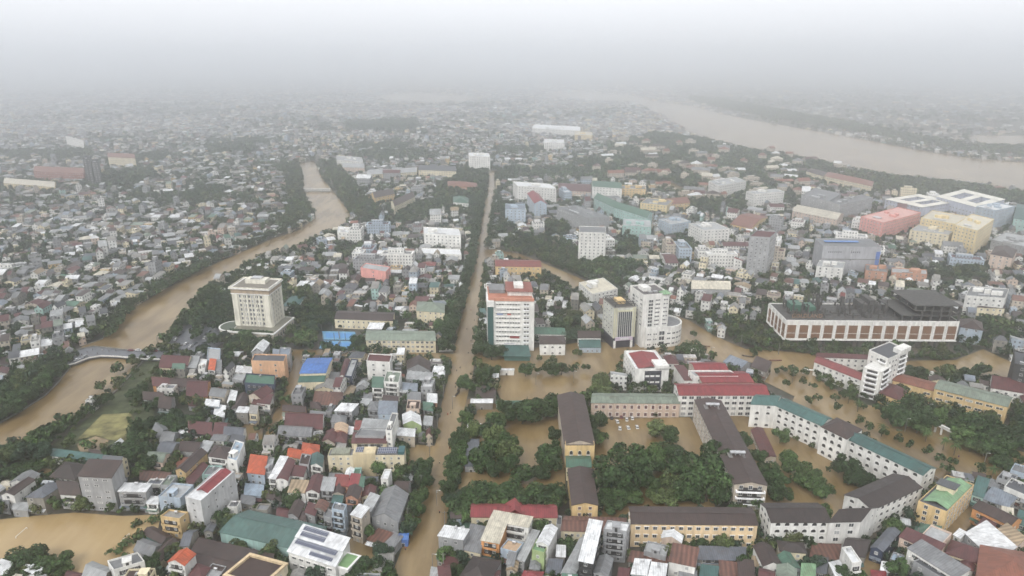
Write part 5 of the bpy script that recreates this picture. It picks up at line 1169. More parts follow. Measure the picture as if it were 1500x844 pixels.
def bulk(name, V, LT, UVs, CO, MI, mats):
    V = np.concatenate(V); LT = np.concatenate(LT); me = bpy.data.meshes.new(name); me.vertices.add(len(V)); me.vertices.foreach_set('co', V.ravel())
    me.loops.add(len(V)); me.loops.foreach_set('vertex_index', np.arange(len(V), dtype=np.int32)); me.polygons.add(len(LT))
    ls = np.concatenate([[0], np.cumsum(LT)[:-1]]).astype(np.int32); me.polygons.foreach_set('loop_start', ls); me.polygons.foreach_set('loop_total', LT)
    for x in mats: me.materials.append(x)
    if MI: me.polygons.foreach_set('material_index', np.concatenate(MI))
    if UVs: uv = me.uv_layers.new(name='UVMap'); uv.data.foreach_set('uv', np.concatenate(UVs).ravel())
    at = me.color_attributes.new('Col', 'FLOAT_COLOR', 'CORNER'); at.data.foreach_set('color', np.concatenate(CO).ravel().astype(np.float32))
    me.update(calc_edges=True); o = bpy.data.objects.new(name, me); COL.objects.link(o); return o
random.seed(41)
batch = []
def add_b(x, y, ang, w_, d_, sc=1):
    fl, h, rt, wc, rc = lot_style((x, y, ang, w_, d_)); kd = {'o': 'f', 'a': 'y'}.get(rt, rt)
    if kd == 'f' and random.random() < .5 and fl > 1: kd = 't'
    if y > 800 and rc in ('wh', 'ce') and random.random() < .55: rc = random.choice(('lg', 'gr', 'cc', 'br'))
    if y > 800 and wc == 'W' and random.random() < .4: wc = 'D'
    j = random.uniform(.8, 1.05); wcl = [min(.75, v*j) for v in K[wc]]; j2 = random.uniform(.85, 1.1); rcl = [v*j2 for v in K[rc]]
    if kd in 'ft': rcl = [v*.6+.1 for v in rcl]
    batch.append((x, y, ang, w_-.1, d_, h*(.7 if kd in 't' else 1)*sc, kd, wcl, rcl))
for l in rest: add_b(*l)
for x, y, ang, w_, d_ in MIDB:
    c_ = random.choice(('W', 'W', 'W', 'G', 'C', 'B', 'W', 'W', 'G', 'LC')); batch.append((x, y, ang, w_, d_, random.uniform(9, 17), random.choice('ffx'), list(K[c_]), list(K[random.choice(('lg', 'wh', 'gr', 'gr', 'mr'))])))
# beyond the raster: coarser and coarser rows out to the haze
def waterW(x, y):
    px, py = PX(x, y); r = np.zeros(np.shape(x), bool)
    for p in (RIVER, *FIELDS, AVENUE, CANAL_UP): r |= inpoly(px, py, p)
    return r
def forestW(x, y):
    px, py = PX(x, y); r = np.zeros(np.shape(x), bool)
    for p in FOREST: r |= inpoly(px, py, p)
    return r
y = OY+1700.0; far = []
while y < 5600:
    st = 14+(y-1800)*.006; n_ = int(2*y*.82/st); xs = -y*.82+np.arange(n_)*st+rng.uniform(-.35, .35, n_)*st; ys = y+rng.uniform(-.35, .35, n_)*st
    # open fields and green gaps
    g = np.sin(xs/230+1.3*np.sin(ys/310))*np.sin(ys/190+np.cos(xs/270)); keep = (rng.random(n_) < np.clip(.55-.45*g, .08, .85)) & ~waterW(xs, ys) & ~forestW(xs, ys)
    px, py = PX(xs, ys); keep &= ~((px > 960+(py-150)*-2.0) & (py < 200) & (px > 1000) & (rng.random(n_) < .8))
    for a, b in zip(xs[keep], ys[keep]): far.append((a, b, st))
    y += st*1.1
for a, b, st in far:
    add_b(a, b, random.uniform(-.8, .8), st*random.uniform(.55, .95), st*random.uniform(.6, 1.1), 1+(st-11)*.015)
for k in range(150):
    x, y = U(random.uniform(860, 1240), random.uniform(205, 300))
    if forestW([x], [y])[0]: add_b(x, y, random.uniform(-.6, .6), random.uniform(12, 30), random.uniform(8, 12)); batch[-1] = (*batch[-1][:5], random.uniform(9, 15), random.choice('xhf'), list(K['LC']), list(K[random.choice(('og2', 'og2', 'br', 'mr', 'gr', 'wh', 'ce'))]))
fo = fill(batch, 'town_houses', [M['wallS'], M['roofS']]); fo['kind'] = 'stuff'
# ---------------------------------------------------------------- trees
def crown_arrays(seed, n, lobes, card, squash=.8, hollow=.55, tight=False):
    r = np.random.default_rng(seed); L = []
    for k in range(lobes):
        a = r.uniform(0, 2*math.pi); d = r.uniform(.25, .74) if k else 0; L.append((d*math.cos(a), d*math.sin(a), r.uniform(-.35, .45), r.uniform(.22, .5)))
    L = np.array(L)
    if tight: L[:, :3] *= .62; L[:, 3] = L[:, 3]*.5+.42; L[0, 3] = .72
    i = r.integers(0, lobes, n); v = r.normal(size=(n, 3)); v /= np.linalg.norm(v, axis=1)[:, None]; rad = r.uniform(hollow, 1.03, n)**.6
    p = L[i, :3]+v*(L[i, 3]*rad)[:, None]; p[:, 2] *= squash
    nn = v+r.normal(size=(n, 3))*.55+np.array([0, 0, .25]); nn /= np.linalg.norm(nn, axis=1)[:, None]
    t = np.cross(nn, r.normal(size=(n, 3))); t /= np.linalg.norm(t, axis=1)[:, None]; b = np.cross(nn, t)
    s = r.uniform(.6, 1.35, n)[:, None]*card; asp = r.uniform(.55, 1.0, n)[:, None]
    q = np.stack([p-t*s-b*s*asp*.6, p+t*s*.2-b*s*asp, p+t*s+b*s*asp*.4, p-t*s*.3+b*s*asp], 1)
    return q                               # n,4,3
def mesh_quads(name, q, mat_):
    me = bpy.data.meshes.new(name); n = len(q); me.vertices.add(n*4); me.vertices.foreach_set('co', q.reshape(-1).astype(np.float32))
    me.loops.add(n*4); me.loops.foreach_set('vertex_index', np.arange(n*4, dtype=np.int32)); me.polygons.add(n)
    me.polygons.foreach_set('loop_start', np.arange(0, n*4, 4, dtype=np.int32)); me.polygons.foreach_set('loop_total', np.full(n, 4, np.int32)); me.materials.append(mat_); me.update(calc_edges=True); return me
CROWN = [mesh_quads('crown', crown_arrays(100+k, 3000, 12+k % 5, .07, .8+.12*(k % 3)), M['leaf']) for k in range(8)]
SMALL = [mesh_quads('crown', crown_arrays(700+k, 1300, 8, .10, .92, .45, True), M['leaf']) for k in range(4)]
BARE = mesh_quads('crown', crown_arrays(300, 240, 9, .05, 1.0), M['leaf'])
def palm_mesh():
    r = np.random.default_rng(5); Q = []
    for k in range(22):
        a = k*2*math.pi/22+r.uniform(-.1, .1); el = r.uniform(-.2, .9); prev = np.array([0, 0, .0]); d = np.array([math.cos(a)*math.cos(el), math.sin(a)*math.cos(el), math.sin(el)]); sd_ = np.array([-math.sin(a), math.cos(a), 0])
        for s in range(6):
            d = d+np.array([0, 0, -.22]); d /= np.linalg.norm(d); nx = prev+d*.19; w0, w1 = .13*(1-s/7), .13*(1-(s+1)/7)
            for sg in (-1, 1): Q.append([prev, prev+sd_*sg*w0+np.array([0, 0, -.03]), nx+sd_*sg*w1+np.array([0, 0, -.03]), nx])
            prev = nx
    return mesh_quads('crown', np.array(Q), M['leaf'])
PALM = palm_mesh()
def trunk_mesh(seed, palm=False, bare=False):
    r = random.Random(seed); mb = MB()
    def limb(p, q, r0, r1, n=6):
        d = Vector(q)-Vector(p); u = d.orthogonal().normalized(); v = d.normalized().cross(u)
        A = [Vector(p)+(u*math.cos(k*2*math.pi/n)+v*math.sin(k*2*math.pi/n))*r0 for k in range(n)]; B = [Vector(q)+(u*math.cos(k*2*math.pi/n)+v*math.sin(k*2*math.pi/n))*r1 for k in range(n)]
        for k in range(n): mb.face([A[k], A[(k+1) % n], B[(k+1) % n], B[k]])
    if palm: limb((0, 0, -.1), (.02, .02, 1), .035, .022); return mb.mesh('trunk', [M['bark']])
    top = (r.uniform(-.04, .04), r.uniform(-.04, .04), .5); limb((0, 0, -.1), top, .05, .038)
    for k in range(5):
        a = k*1.257+r.uniform(-.3, .3); e = (top[0]+.26*math.cos(a), top[1]+.26*math.sin(a), r.uniform(.7, .9)); limb(top, e, .028, .014, 5)
        for j in range(3):
            b = a+r.uniform(-.8, .8); limb(e, (e[0]+.14*math.cos(b), e[1]+.14*math.sin(b), e[2]+r.uniform(.05, .16)), .012, .004, 4)
    return mb.mesh('trunk', [M['bark']])
TRUNK = [trunk_mesh(k) for k in range(4)]; PTRUNK = trunk_mesh(9, True)
GREENS = [((.035, .065, .022), 'dark green'), ((.045, .082, .026), 'deep green'), ((.062, .105, .032), 'mid green'), ((.085, .115, .04), 'olive green'), ((.075, .13, .04), 'fresh green'), ((.10, .12, .045), 'yellowish green'), ((.04, .07, .04), 'bluish green')]
TP = []
def tree(x, y, r, h, kind='round', g=None, desc=None):
    g = random.choice((0, 0, 1, 1, 2, 3, 4, 5, 6, 6)) if g is None else g
    TP.append((x, y, r, h, kind, g, desc))
def T(px, py, r, h, kind='round', g=None, desc=None): x, y = U(px, py); tree(x, y, r, h, kind, g, desc)
def row(pts, step, r, h, kind='round', g=None, jit=.8):
    p = [U(*q) for q in pts]; carry = 0
    for a, b in zip(p, p[1:]):
        l = math.hypot(b[0]-a[0], b[1]-a[1]); d = carry
        while d < l:
            t = d/l; k = random.uniform(.8, 1.2); tree(a[0]+(b[0]-a[0])*t+random.uniform(-jit, jit), a[1]+(b[1]-a[1])*t+random.uniform(-jit, jit), r*k, h*random.uniform(.85, 1.15), kind, g); d += step*random.uniform(.8, 1.2)
        carry = d-l
random.seed(55)
# photo positions: big individual trees (foot of the trunk), crown radius, height
for a in [(548,846,6.5,11),(522,852,5,9),(607,762,4.6,9),(612,742,4.8,9.5),(617,718,5.2,10),(622,697,4.8,10),(603,778,4,8),
 (648,562,4,8),(690,642,5.6,10,'round',3),(684,624,5.2,10,'round',2),(683,572,6.2,11,'round',1),(708,560,6.5,12,'round',1),(722,552,5.5,10,'round',2),(740,606,5,8.5,'round',1),(716,640,7,10,'round',0),(726,655,6.5,11,'round',3),(735,648,5,10,'round',3),
 (672,654,5.2,8.5,'round',1),(670,668,5.2,8.5,'round',1),(668,682,5.2,8.5,'round',1),(666,696,5,8.5,'round',0),(662,709,5,8,'round',1),(655,720,4,7,'round',1),
 (712,690,8,12,'round',1),(718,672,7,11,'round',2),(742,682,7.5,12,'round',3),(730,700,6,10,'round',0),(750,698,4,12,'round',0),(796,690,7.5,12,'round',0),(806,676,6,11,'round',1),(790,700,6,9,'round',0),
 (765,622,9,12,'round',0),(785,618,10,13,'round',0),(800,608,9,13,'round',1),(776,606,8,12,'round',0),(755,614,6,9,'round',1),
 (676,742,7,10,'round',1),(690,752,8,11,'round',1),(706,738,8,12,'round',0),(722,745,8,12,'round',0),(740,738,8,11,'round',0),(757,745,8,12,'round',0),(775,738,8,11,'round',2),(790,748,8,12,'round',0),(806,740,7,11,'round',0),(800,754,6,10,'round',2),(770,756,6,9,'round',0),(740,757,6,9,'round',2),(815,700,3.5,9,'round',0),
 (704,520,6.5,10,'round',0),(720,528,6.5,10,'round',0),(736,524,6,9,'round',0),(788,530,2.6,5,'round',3),(806,534,4,7,'round',2),(845,524,4,7,'round',3),
 (770,552,6,10,'round',1),(791,548,3.2,6,'round',1),(808,550,5.5,9,'round',1),(822,550,5.5,9,'round',0),(838,548,4.2,8,'round',1),(858,546,3.6,6.5,'round',1),
 (884,568,7,11,'round',3),(892,590,8,10,'round',3),(875,580,6,9,'round',3),(900,560,5,8,'round',3),(925,560,3,6,'round',1),
 (872,628,6.5,11,'round',0),(868,650,6,9,'round',0),(880,655,4,8,'round',2),(960,640,7,10,'round',3),(975,648,6,9,'round',1),
 (905,718,11,17,'round',0),(922,700,10,16,'round',1),(940,712,9,15,'round',0),(920,735,6,6,'round',2),(895,735,6,8,'round',1),(955,690,8,14,'round',2),(985,702,9,15,'round',0),(990,680,9,13,'round',1),(1020,715,12,19,'round',1),(1035,735,10,16,'round',1),(1040,700,10,17,'round',0),(1010,735,7,10,'round',1),(960,735,6,7,'round',3),(975,742,5,6,'round',3),(1050,740,6,12,'round',0),(900,752,6,9,'round',1),(882,748,4,8,'round',0),
 (1085,655,5,8,'round',0),(1110,675,5,8,'round',0),(1120,705,7,11,'round',1),(1135,715,6,10,'round',0),(1142,650,5,9,'round',4),(1148,685,5.5,9,'round',2),(1180,715,6.5,10,'round',2),(1195,725,6.5,10,'round',2),(1165,700,6,10,'round',2),(1205,728,5,8,'round',1),(1212,700,1.6,7,'round',0),(1235,700,6.5,11,'round',0),(1252,712,6,9,'round',0),(1268,720,6,8,'round',0),(1190,660,2,5),(1165,650,2,5),
 (1318,625,9,13,'round',0),(1336,618,9,14,'round',1),(1350,628,8,12,'round',0),(1305,622,5,9,'round',0),(1290,612,4.5,9,'round',1),(1342,635,6,9,'round',2),(1380,622,5.5,9,'round',4),
 (1405,650,8,11,'round',2),(1425,640,9,14,'round',0),(1450,650,9,14,'round',0),(1440,668,8,12,'round',1),(1462,672,8,13,'round',1),(1420,662,7,9,'round',3),(1470,690,6,9,'round',1),(1478,655,7,11,'round',0),(1440,625,6,10,'round',3),(1490,610,5,9,'round',1),(1400,635,6,9,'round',1),
 (1000,522,6,10,'round',1),(1015,520,7,11,'round',1),(982,525,4,7,'round',1),(968,520,4,8,'round',1),(955,518,3.5,7),(984,545,4.5,8,'round',1),(1003,545,3.5,6,'round',1),
 (745,660,5.5,10,'round',1),(760,706,6,10,'round',1),(728,628,6,10,'round',2),(812,650,4.5,10,'round',0),(950,728,6,11,'round',2),(985,726,6,11,'round',3),(1140,735,6,10,'round',1),(1100,735,6,11,'round',0),
 (38,830,7,9,'round',0),(50,826,5,8,'round',0),(80,836,6,8,'round',1),(68,820,2.6,5,'round',0),(92,842,4,6,'round',2),(161,820,1.4,5),(205,770,3,3,'round',2),(180,800,3.5,3,'round',2),(172,812,3,3,'round',2),(225,768,3,3,'round',2),
 (35,683,3,8,'round',1),(68,653,3.6,9,'round',2),(78,648,3,9,'round',1),(88,642,3,8,'round',2),(103,630,3,7,'round',1),(118,622,3.6,8,'round',1),(132,614,3.2,8.5,'round',1),(156,601,3.4,10,'round',1),(165,597,3,10,'round',2),(107,656,4,7,'round',3),(137,660,4.5,6.5,'round',2),(150,575,4,8,'round',1),(178,548,5,9,'round',1),(195,535,4.5,8,'round',1),
 (10,612,8,10,'round',0),(24,605,7,10,'round',0),(36,592,7,11,'round',0),(48,582,6,10,'round',0),(60,570,6.5,10,'round',1),(72,556,6,10,'round',1),(84,548,6,10,'round',0),(64,550,6,10,'round',0),(90,534,5.5,9,'round',0),(50,560,6,9,'round',0),
 (200,680,8,12,'round',0),(215,672,8,12,'round',0),(186,672,6,9,'round',1),(205,660,7,10,'round',0),(222,690,6,10,'round',0),(212,700,5,8,'round',2),
 (376,668,5,9,'round',2),(388,672,4,7,'round',0),(400,672,4.5,7,'round',2),(460,655,4.5,7,'round',0),(497,655,4.5,6,'round',1),(487,662,3.5,5,'round',1),(352,700,3.5,8,'round',0),(356,722,3.5,8,'round',0),
 (446,592,4.5,7,'round',0),(436,600,4,6,'round',1),(460,598,4,6,'round',0),(484,600,4.5,6.5,'round',0),(516,594,4.5,7,'round',0),(420,592,4,6,'round',2),(535,575,4,6,'round',0),
 (265,640,5,7,'round',1),(245,700,3,5,'round',1),(265,676,3,5,'round',1),(586,615,1.6,12,'round',1),(588,606,1.6,11,'round',1)]: T(*a)
# round crowned and palm like boulevard trees
for a in [(1256,604,'palm'),(1255,626,'round'),(1275,634,'round'),(1291,640,'palm'),(1293,645,'round'),(1311,651,'round'),(1332,662,'round'),(1355,648,'palm'),(1381,660,'palm'),(1397,668,'palm'),(1354,670,'round'),(1373,679,'round'),(1393,688,'round'),(1434,699,'round'),(1452,703,'palm'),(1489,686,'round'),
 (1118,542,'round'),(1160,556,'round'),(1172,566,'round'),(1190,575,'round'),(1196,590,'round'),(1185,596,'round'),(1222,590,'round'),(1224,606,'round'),(1242,592,'palm'),(1015,497,'round'),(1104,527,'round'),(1150,570,'round')]:
    T(a[0], a[1], 2.9 if a[2] == 'round' else 3.3, 7.2 if a[2] == 'round' else 8.2, a[2], 1 if a[2] == 'round' else 2)
# rows
row([(655,508),(668,468),(680,430),(690,385),(697,345),(704,305),(711,262)], 6.5, 5.2, 11.5, 'round', 0)
row([(648,520),(658,480),(668,452)], 7, 5.2, 11, 'round', 1)
row([(700,516),(705,470),(709,430),(713,395)], 8, 3.6, 8, 'round', 1)
row([(716,362),(722,325),(729,288),(733,262)], 8, 5, 10, 'round', 0)
row([(722,362),(728,330),(736,300)], 10, 5, 9, 'round', 0)
row([(725,386),(742,384),(790,402),(830,424),(868,446)], 11, 2.8, 5.5)
row([(750,370),(800,382),(840,398),(900,434)], 9, 4, 7)
row([(745,400),(800,425),(850,448)], 10, 3.6, 7)
row([(110,505),(150,490),(172,466),(196,448),(240,420),(300,392),(350,368),(405,345),(440,334)], 8, 5.5, 9, 'round', 0)
row([(160,496),(178,472),(200,452),(244,424),(304,394)], 9, 5.5, 9, 'round', 1)
row([(246,505),(262,480),(280,462),(300,436),(330,414),(376,388),(424,374),(466,354),(505,338)], 8.5, 5, 9, 'round', 1)
row([(285,500),(300,470),(318,448),(325,430)], 8, 5, 8, 'round', 1)
row([(1200,560),(1215,572),(1262,596),(1262,600)], 6, 3.2, 5, 'round', 1)
row([(1106,545),(1130,552),(1165,540)], 8, 3.4, 5.5, 'round', 1)
row([(1102,517),(1150,515),(1250,528),(1400,526)], 6, 3, 4.5, 'round', 1)
row([(1160,548),(1240,556),(1300,552),(1400,548)], 8, 3.6, 5.5, 'round', 1)
row([(1300,560),(1340,552),(1380,566),(1420,560),(1445,548)], 6, 5.5, 9, 'round', 0)
row([(335,512),(395,516)], 6.5, 4.6, 7.5, 'round', 0); row([(330,504),(398,508)], 6.5, 4.4, 7.5, 'round', 0)
row([(428,509),(455,508),(458,492),(440,480)], 7, 4.6, 8, 'round', 3)
row([(480,519),(585,521)], 7, 4.2, 7, 'round', 1)
row([(205,628),(300,632)], 7, 5, 8, 'round', 0); row([(205,640),(255,620),(300,622)], 7, 5, 8, 'round', 0)
row([(200,595),(215,570),(235,545),(215,545)], 9, 3.2, 6, 'round', 3); row([(25,708),(60,690),(72,672)], 5, 4, 5, 'round', 2); row([(0,712),(30,696),(60,672)], 5, 4.2, 6, 'round', 1)
row([(190,618),(205,605)], 8, 2.6, 4, 'round', 3)
row([(1050,480),(1075,500),(1100,508)], 8, 4, 7, 'round', 1); row([(1020,470),(1045,485)], 8, 4, 7, 'round', 1)
# forest polygons and leftover gaps
def scatter(poly, step):
    xs = [p[0] for p in poly]; ys = [p[1] for p in poly]; g = []
    y = min(ys)
    while y < max(ys):
        x = min(xs)
        while x < max(xs):
            g.append((x+random.uniform(-.4, .4)*step, y+random.uniform(-.4, .4)*step)); x += step
        y += step
    if not g: return
    g = np.array(g); m_ = inpoly(g[:, 0], g[:, 1], poly)
    for x, y in g[m_]:
        px, py = PX(x, y)
        if px < -60 or px > 1560: continue
        o_ = occ([x], [y])[0] if y < OY+1690 else 3
        if o_ in (1, 2) or (step > 10 and random.random() < .14): continue
        tree(x, y, step*random.uniform(.42, .76), random.uniform(5.5, 13)*(1 if step < 12 else 1.2))
for p in FORESTW:
    d = min(q[1] for q in p); scatter(p, 8.5 if d < 900 else 11 if d < 2200 else 24)
n0 = len(TP)
for k in range(5200):                        # green gaps in the outer town
    y = random.uniform(1850, 4600); x = random.uniform(-.8, .8)*y; g = math.sin(x/230+1.3*math.sin(y/310))*math.sin(y/190+math.cos(x/270))
    if g > random.uniform(-.3, .7) and not waterW([x], [y])[0]: tree(x, y, random.uniform(6, 12), random.uniform(8, 14))
for k in range(95000):
    y = 190+random.random()**.8*1650; x = random.uniform(-.83, .83)*(y+110)
    if occ([x], [y])[0]: continue
    px, py = PX(x, y)
    if px < -20 or px > 1520 or py > 870: continue
    bank = inpoly([px], [py], BANK)[0]
    if bank and random.random() < .82: continue
    r = random.choice((1.2, 1.7, 2.3) if bank else (1.6, 2.2, 2.8, 3.5, 4.2)); q = [(x-r*.6, y-r*.6), (x+r*.6, y-r*.6), (x+r*.6, y+r*.6), (x-r*.6, y+r*.6)]; mark(q, 3)
    tree(x, y, r, r*1.5+random.uniform(1, 3), 'round', random.choice((3, 4, 5)) if bank else None)
print('TREES', len(TP), 'gap fill', len(TP)-n0)
TP = [t for t in TP if -40 < PX(t[0], t[1])[0] < 1540]
def score(t): return t[2]*t[2]/(t[0]**2+t[1]**2+H*H)*(3 if t[4] == 'palm' else 1)
TP.sort(key=score, reverse=True)
IND, RESTT = TP[:300], TP[300:]
KIND = {'round': ('broad', 'tree'), 'palm': ('palm like', 'palm tree')}
random.seed(66)
for x, y, r, h, kind, g, desc in IND:
    palm = kind == 'palm'; col, gn_ = GREENS[g]; sz = 'small' if r < 3.2 else 'large' if r > 7 else 'medium'; tall = 'tall ' if h > 2.6*r else ''
    R = thing('palm_tree' if palm else 'tree', 'palm tree' if palm else 'tree', f'{sz} {tall}{gn_} {"palm" if palm else "leafy"} tree', x, y, 0, 'trees standing in the flood' if occ([x], [y])[0] == 1 else 'trees of the city')
    j = random.uniform(.85, 1.15); col = tuple(v*j for v in col)
    c_ = link('crown', PALM if palm else random.choice(SMALL if r < 3.4 else CROWN), R, col); t_ = link('trunk', PTRUNK if palm else random.choice(TRUNK), R)
    if palm: c_.location = (0, 0, h*.82); c_.scale = (r, r, r*1.0); t_.scale = (7, 7, h*.84)
    else:
        vr = min(r*1.0, h*(.52 if r > 3.4 else .40)); c_.location = (0, 0, h-vr*.78); c_.scale = (r*1.12, r*1.12, vr*1.15); t_.scale = (max(r, 3)*1.3, max(r, 3)*1.3, h*.85)
    c_.rotation_euler = (0, 0, random.uniform(0, 6.28)); t_.rotation_euler = (0, 0, random.uniform(0, 6.28))
# the remaining trees as one mass
LOW = [crown_arrays(500+k, 150, 6, .17, .85, .7) for k in range(5)]; LOW2 = [crown_arrays(600+k, 46, 5, .30, .85, .7) for k in range(4)]
V = []; CO = []
arr = np.array([(t[0], t[1], t[2], t[3], t[5]) for t in RESTT]); dist = np.hypot(arr[:, 0], arr[:, 1]); gcol = np.array([g[0] for g in GREENS])
for ids, tm in ((np.nonzero(dist < 1000)[0], LOW), (np.nonzero(dist >= 1000)[0], LOW2)):
    pick = rng.integers(0, len(tm), len(ids))
    for k in range(len(tm)):
        a = arr[ids[pick == k]]
        if not len(a): continue
        q = tm[k]; th = rng.uniform(0, 6.28, len(a)); ca, sa = np.cos(th)[:, None, None], np.sin(th)[:, None, None]; r = a[:, 2][:, None, None]*1.12; h = a[:, 3][:, None, None]; vr = np.minimum(r, h*.52)
        X = a[:, 0][:, None, None]+(q[None, :, :, 0]*ca-q[None, :, :, 1]*sa)*r; Y = a[:, 1][:, None, None]+(q[None, :, :, 0]*sa+q[None, :, :, 1]*ca)*r; Z = h-vr*.78+q[None, :, :, 2]*vr*1.15
        V.append(np.stack([X, Y, Z], -1).reshape(-1, 3).astype(np.float32)); c3 = gcol[a[:, 4].astype(int)]*rng.uniform(.8, 1.15, (len(a), 1))
        CO.append(np.repeat(np.concatenate([c3, np.ones((len(a), 1))], 1), q.shape[0]*4, 0).astype(np.float32))
nq = sum(len(v) for v in V)//4
fo = bulk('far_trees', V, [np.full(nq, 4, np.int32)], None, CO, None, [M['leafS']]); fo['kind'] = 'stuff'
print('tree quads', nq)
# ---------------------------------------------------------------- bridges, cars, boats, people, lamps
def poly3(name, px, z, th, m_, parent, o, color=None):
    q = [U(a, b, z) for a, b in px]; ar = sum(q[i][0]*q[(i+1) % len(q)][1]-q[(i+1) % len(q)][0]*q[i][1] for i in range(len(q)))
    if ar < 0: q = q[::-1]
    mb = MB(); mb.prism(q, z-th, z, bot=True); return build(local(mb, o), name, [m_], parent, color)
FARE = [(96,518),(122,511),(138,508),(165,511),(190,514),(215,514),(242,511),(268,506)]; NEARE = [(280,512),(262,521),(240,527),(215,527),(193,525),(172,523),(148,522),(130,525),(110,533),(98,536)]
o = U(180, 518); R = thing('road_bridge', 'bridge', 'curved grey road bridge crossing the flooded canal with parked cars', *o, 0, None, True); LAND.append(('the canal road bridge', *o, R))
poly3('deck', FARE+NEARE, 2.2, .8, M['asph'], R, o)
def rail(px, z, name, par, o, m_=None, hh=.9, th=.3):
    p = [U(*q, z) for q in px]; mb = MB()
    for a, b in zip(p, p[1:]):
        l = math.hypot(b[0]-a[0], b[1]-a[1]) or 1; nx, ny = -(b[1]-a[1])/l*th/2, (b[0]-a[0])/l*th/2
        mb.prism([(a[0]-nx, a[1]-ny), (b[0]-nx, b[1]-ny), (b[0]+nx, b[1]+ny), (a[0]+nx, a[1]+ny)], z, z+hh, bot=True)
    return build(local(mb, o), name, [m_ or M['conc']], par)
rail(FARE, 2.2, 'parapet', R, o, M['conc']); rail(NEARE[2:], 2.2, 'parapet', R, o, M['white']); rail(NEARE[2:], 1.2, 'beam', R, o, M['white'], .4, .5)
for k in range(4):
    p = lerp(U(148, 524), U(210, 526), k/3)
    mb = MB(); mb.prism([(p[0]-.6, p[1]-.2), (p[0]+.6, p[1]-.2), (p[0]+.6, p[1]+11), (p[0]-.6, p[1]+11)], -1, 1.4); build(local(mb, o), 'pier', [M['conc']], R)
o = U(464, 278); R = thing('footbridge', 'bridge', 'thin far footbridge over the upper canal', *o, 0, None, True)
poly3('deck', [(444,277),(484,277),(484,279),(444,279)], 3, .5, M['conc'], R, o); rail([(444,277),(484,277)], 3, 'railing', R, o, M['white']); rail([(444,279),(484,279)], 3, 'railing', R, o, M['white'])
for px in (452, 460, 468, 476): p = U(px, 278); mb = MB(); mb.prism([(p[0]-.5, p[1]-1), (p[0]+.5, p[1]-1), (p[0]+.5, p[1]+1), (p[0]-.5, p[1]+1)], -1, 2.5); build(local(mb, o), 'pier', [M['conc']], R)
# canal quays
for px, ds in (([(1105,566),(1160,590),(1225,620),(1300,660),(1378,704)], 'low dark wall between the teal roofed school and the boulevard'), ([(0,675),(60,646),(112,618),(150,590),(178,566),(198,542),(216,524)], 'low stone quay wall on the right bank of the lower canal'), ([(0,620),(32,602),(66,580),(88,558),(104,538)], 'low stone quay wall on the left bank of the lower canal'),
               ([(236,510),(248,492),(278,466),(302,430),(334,408),(380,384)], 'stone quay wall on the right bank above the bridge'), ([(120,508),(150,497),(172,469),(192,454)], 'stone quay wall on the left bank above the bridge')):
    w_, c_ = wallstrip(px, .2, .5, 'quay_wall', M['conc'], .5); single(w_, 'wall', ds, c_[0], c_[1], None, True)
# cars
def car_parts():
    body = MB(); prof = [(-2.1, .35), (2.1, .35), (2.15, .75), (1.3, .92), (.65, 1.42), (-1.05, 1.45), (-1.75, .95), (-2.15, .88)]; w_ = .85
    n = len(prof)
    for sgn in (-1, 1):
        pts = [(x, sgn*(w_ if z < 1.2 else w_*.82), z) for x, z in prof]; body.face(pts if sgn < 0 else pts[::-1])
    for i in range(n):
        a, b = prof[i], prof[(i+1) % n]; wa, wb = (w_ if a[1] < 1.2 else w_*.82), (w_ if b[1] < 1.2 else w_*.82)
        body.face([(a[0], -wa, a[1]), (a[0], wa, a[1]), (b[0], wb, b[1]), (b[0], -wb, b[1])])
    gl = MB()
    gl.face([(1.27, -.72, .96), (1.27, .72, .96), (.70, .66, 1.40), (.70, -.66, 1.40)]); gl.face([(-1.70, .72, 1.0), (-1.70, -.72, 1.0), (-1.13, -.66, 1.42), (-1.13, .66, 1.42)])
    for s in (-1, 1): q = [(1.1, s*.87, .96), (.6, s*.74, 1.36), (-1.0, s*.74, 1.38), (-1.5, s*.87, .98)]; gl.face(q if s > 0 else q[::-1])
    gl.v = [(v[0]*1.01, v[1]*1.01, v[2]+.012) for v in gl.v]
    wh = MB(); n = 10
    for y0, y1 in ((-.1, .1),):
        c = [(.33*math.cos(k*2*math.pi/n), .33*math.sin(k*2*math.pi/n)) for k in range(n)]
        for k in range(n): a, b = c[k], c[(k+1) % n]; wh.face([(a[0], y0, a[1]), (b[0], y0, b[1]), (b[0], y1, b[1]), (a[0], y1, a[1])])
        wh.face([(a[0], y0, a[1]) for a in c]); wh.face([(a[0], y1, a[1]) for a in reversed(c)])
    lm = MB(); lm.box(-.03, -.16, -.08, .03, .16, .08)
    return body.mesh('body', [M['ocg']]), gl.mesh('windscreen', [M['glass']]), wh.mesh('wheel', [M['rub']]), lm.mesh('headlight', [M['white']])
CP_ = car_parts()
CARC = {'white': (.62, .62, .62), 'silver': (.38, .39, .4), 'black': (.02, .02, .025), 'dark red': (.16, .02, .03), 'blue': (.03, .06, .16), 'grey': (.15, .16, .17)}
def car(px, py, col, ang, z=0.0, where='', group='parked cars'):
    x, y = U(px, py, z); R = thing('parked_car', 'car', f'{col} car {where}', x, y, z, group, False, ang)
    bd = link('body', CP_[0], R, CARC[col]); link('windscreen', CP_[1], bd)
    for sx in (-1.3, 1.3):
        for sy in (-.78, .78): link('wheel', CP_[2], R, None, (sx, sy, .33))
    for sy in (-.6, .6): link('headlight', CP_[3], R, None, (2.13, sy, .66))
random.seed(8)
def tang(px0, py0, px1, py1, z=2.2): a, b = U(px0, py0, z), U(px1, py1, z); return math.atan2(b[1]-a[1], b[0]-a[0])
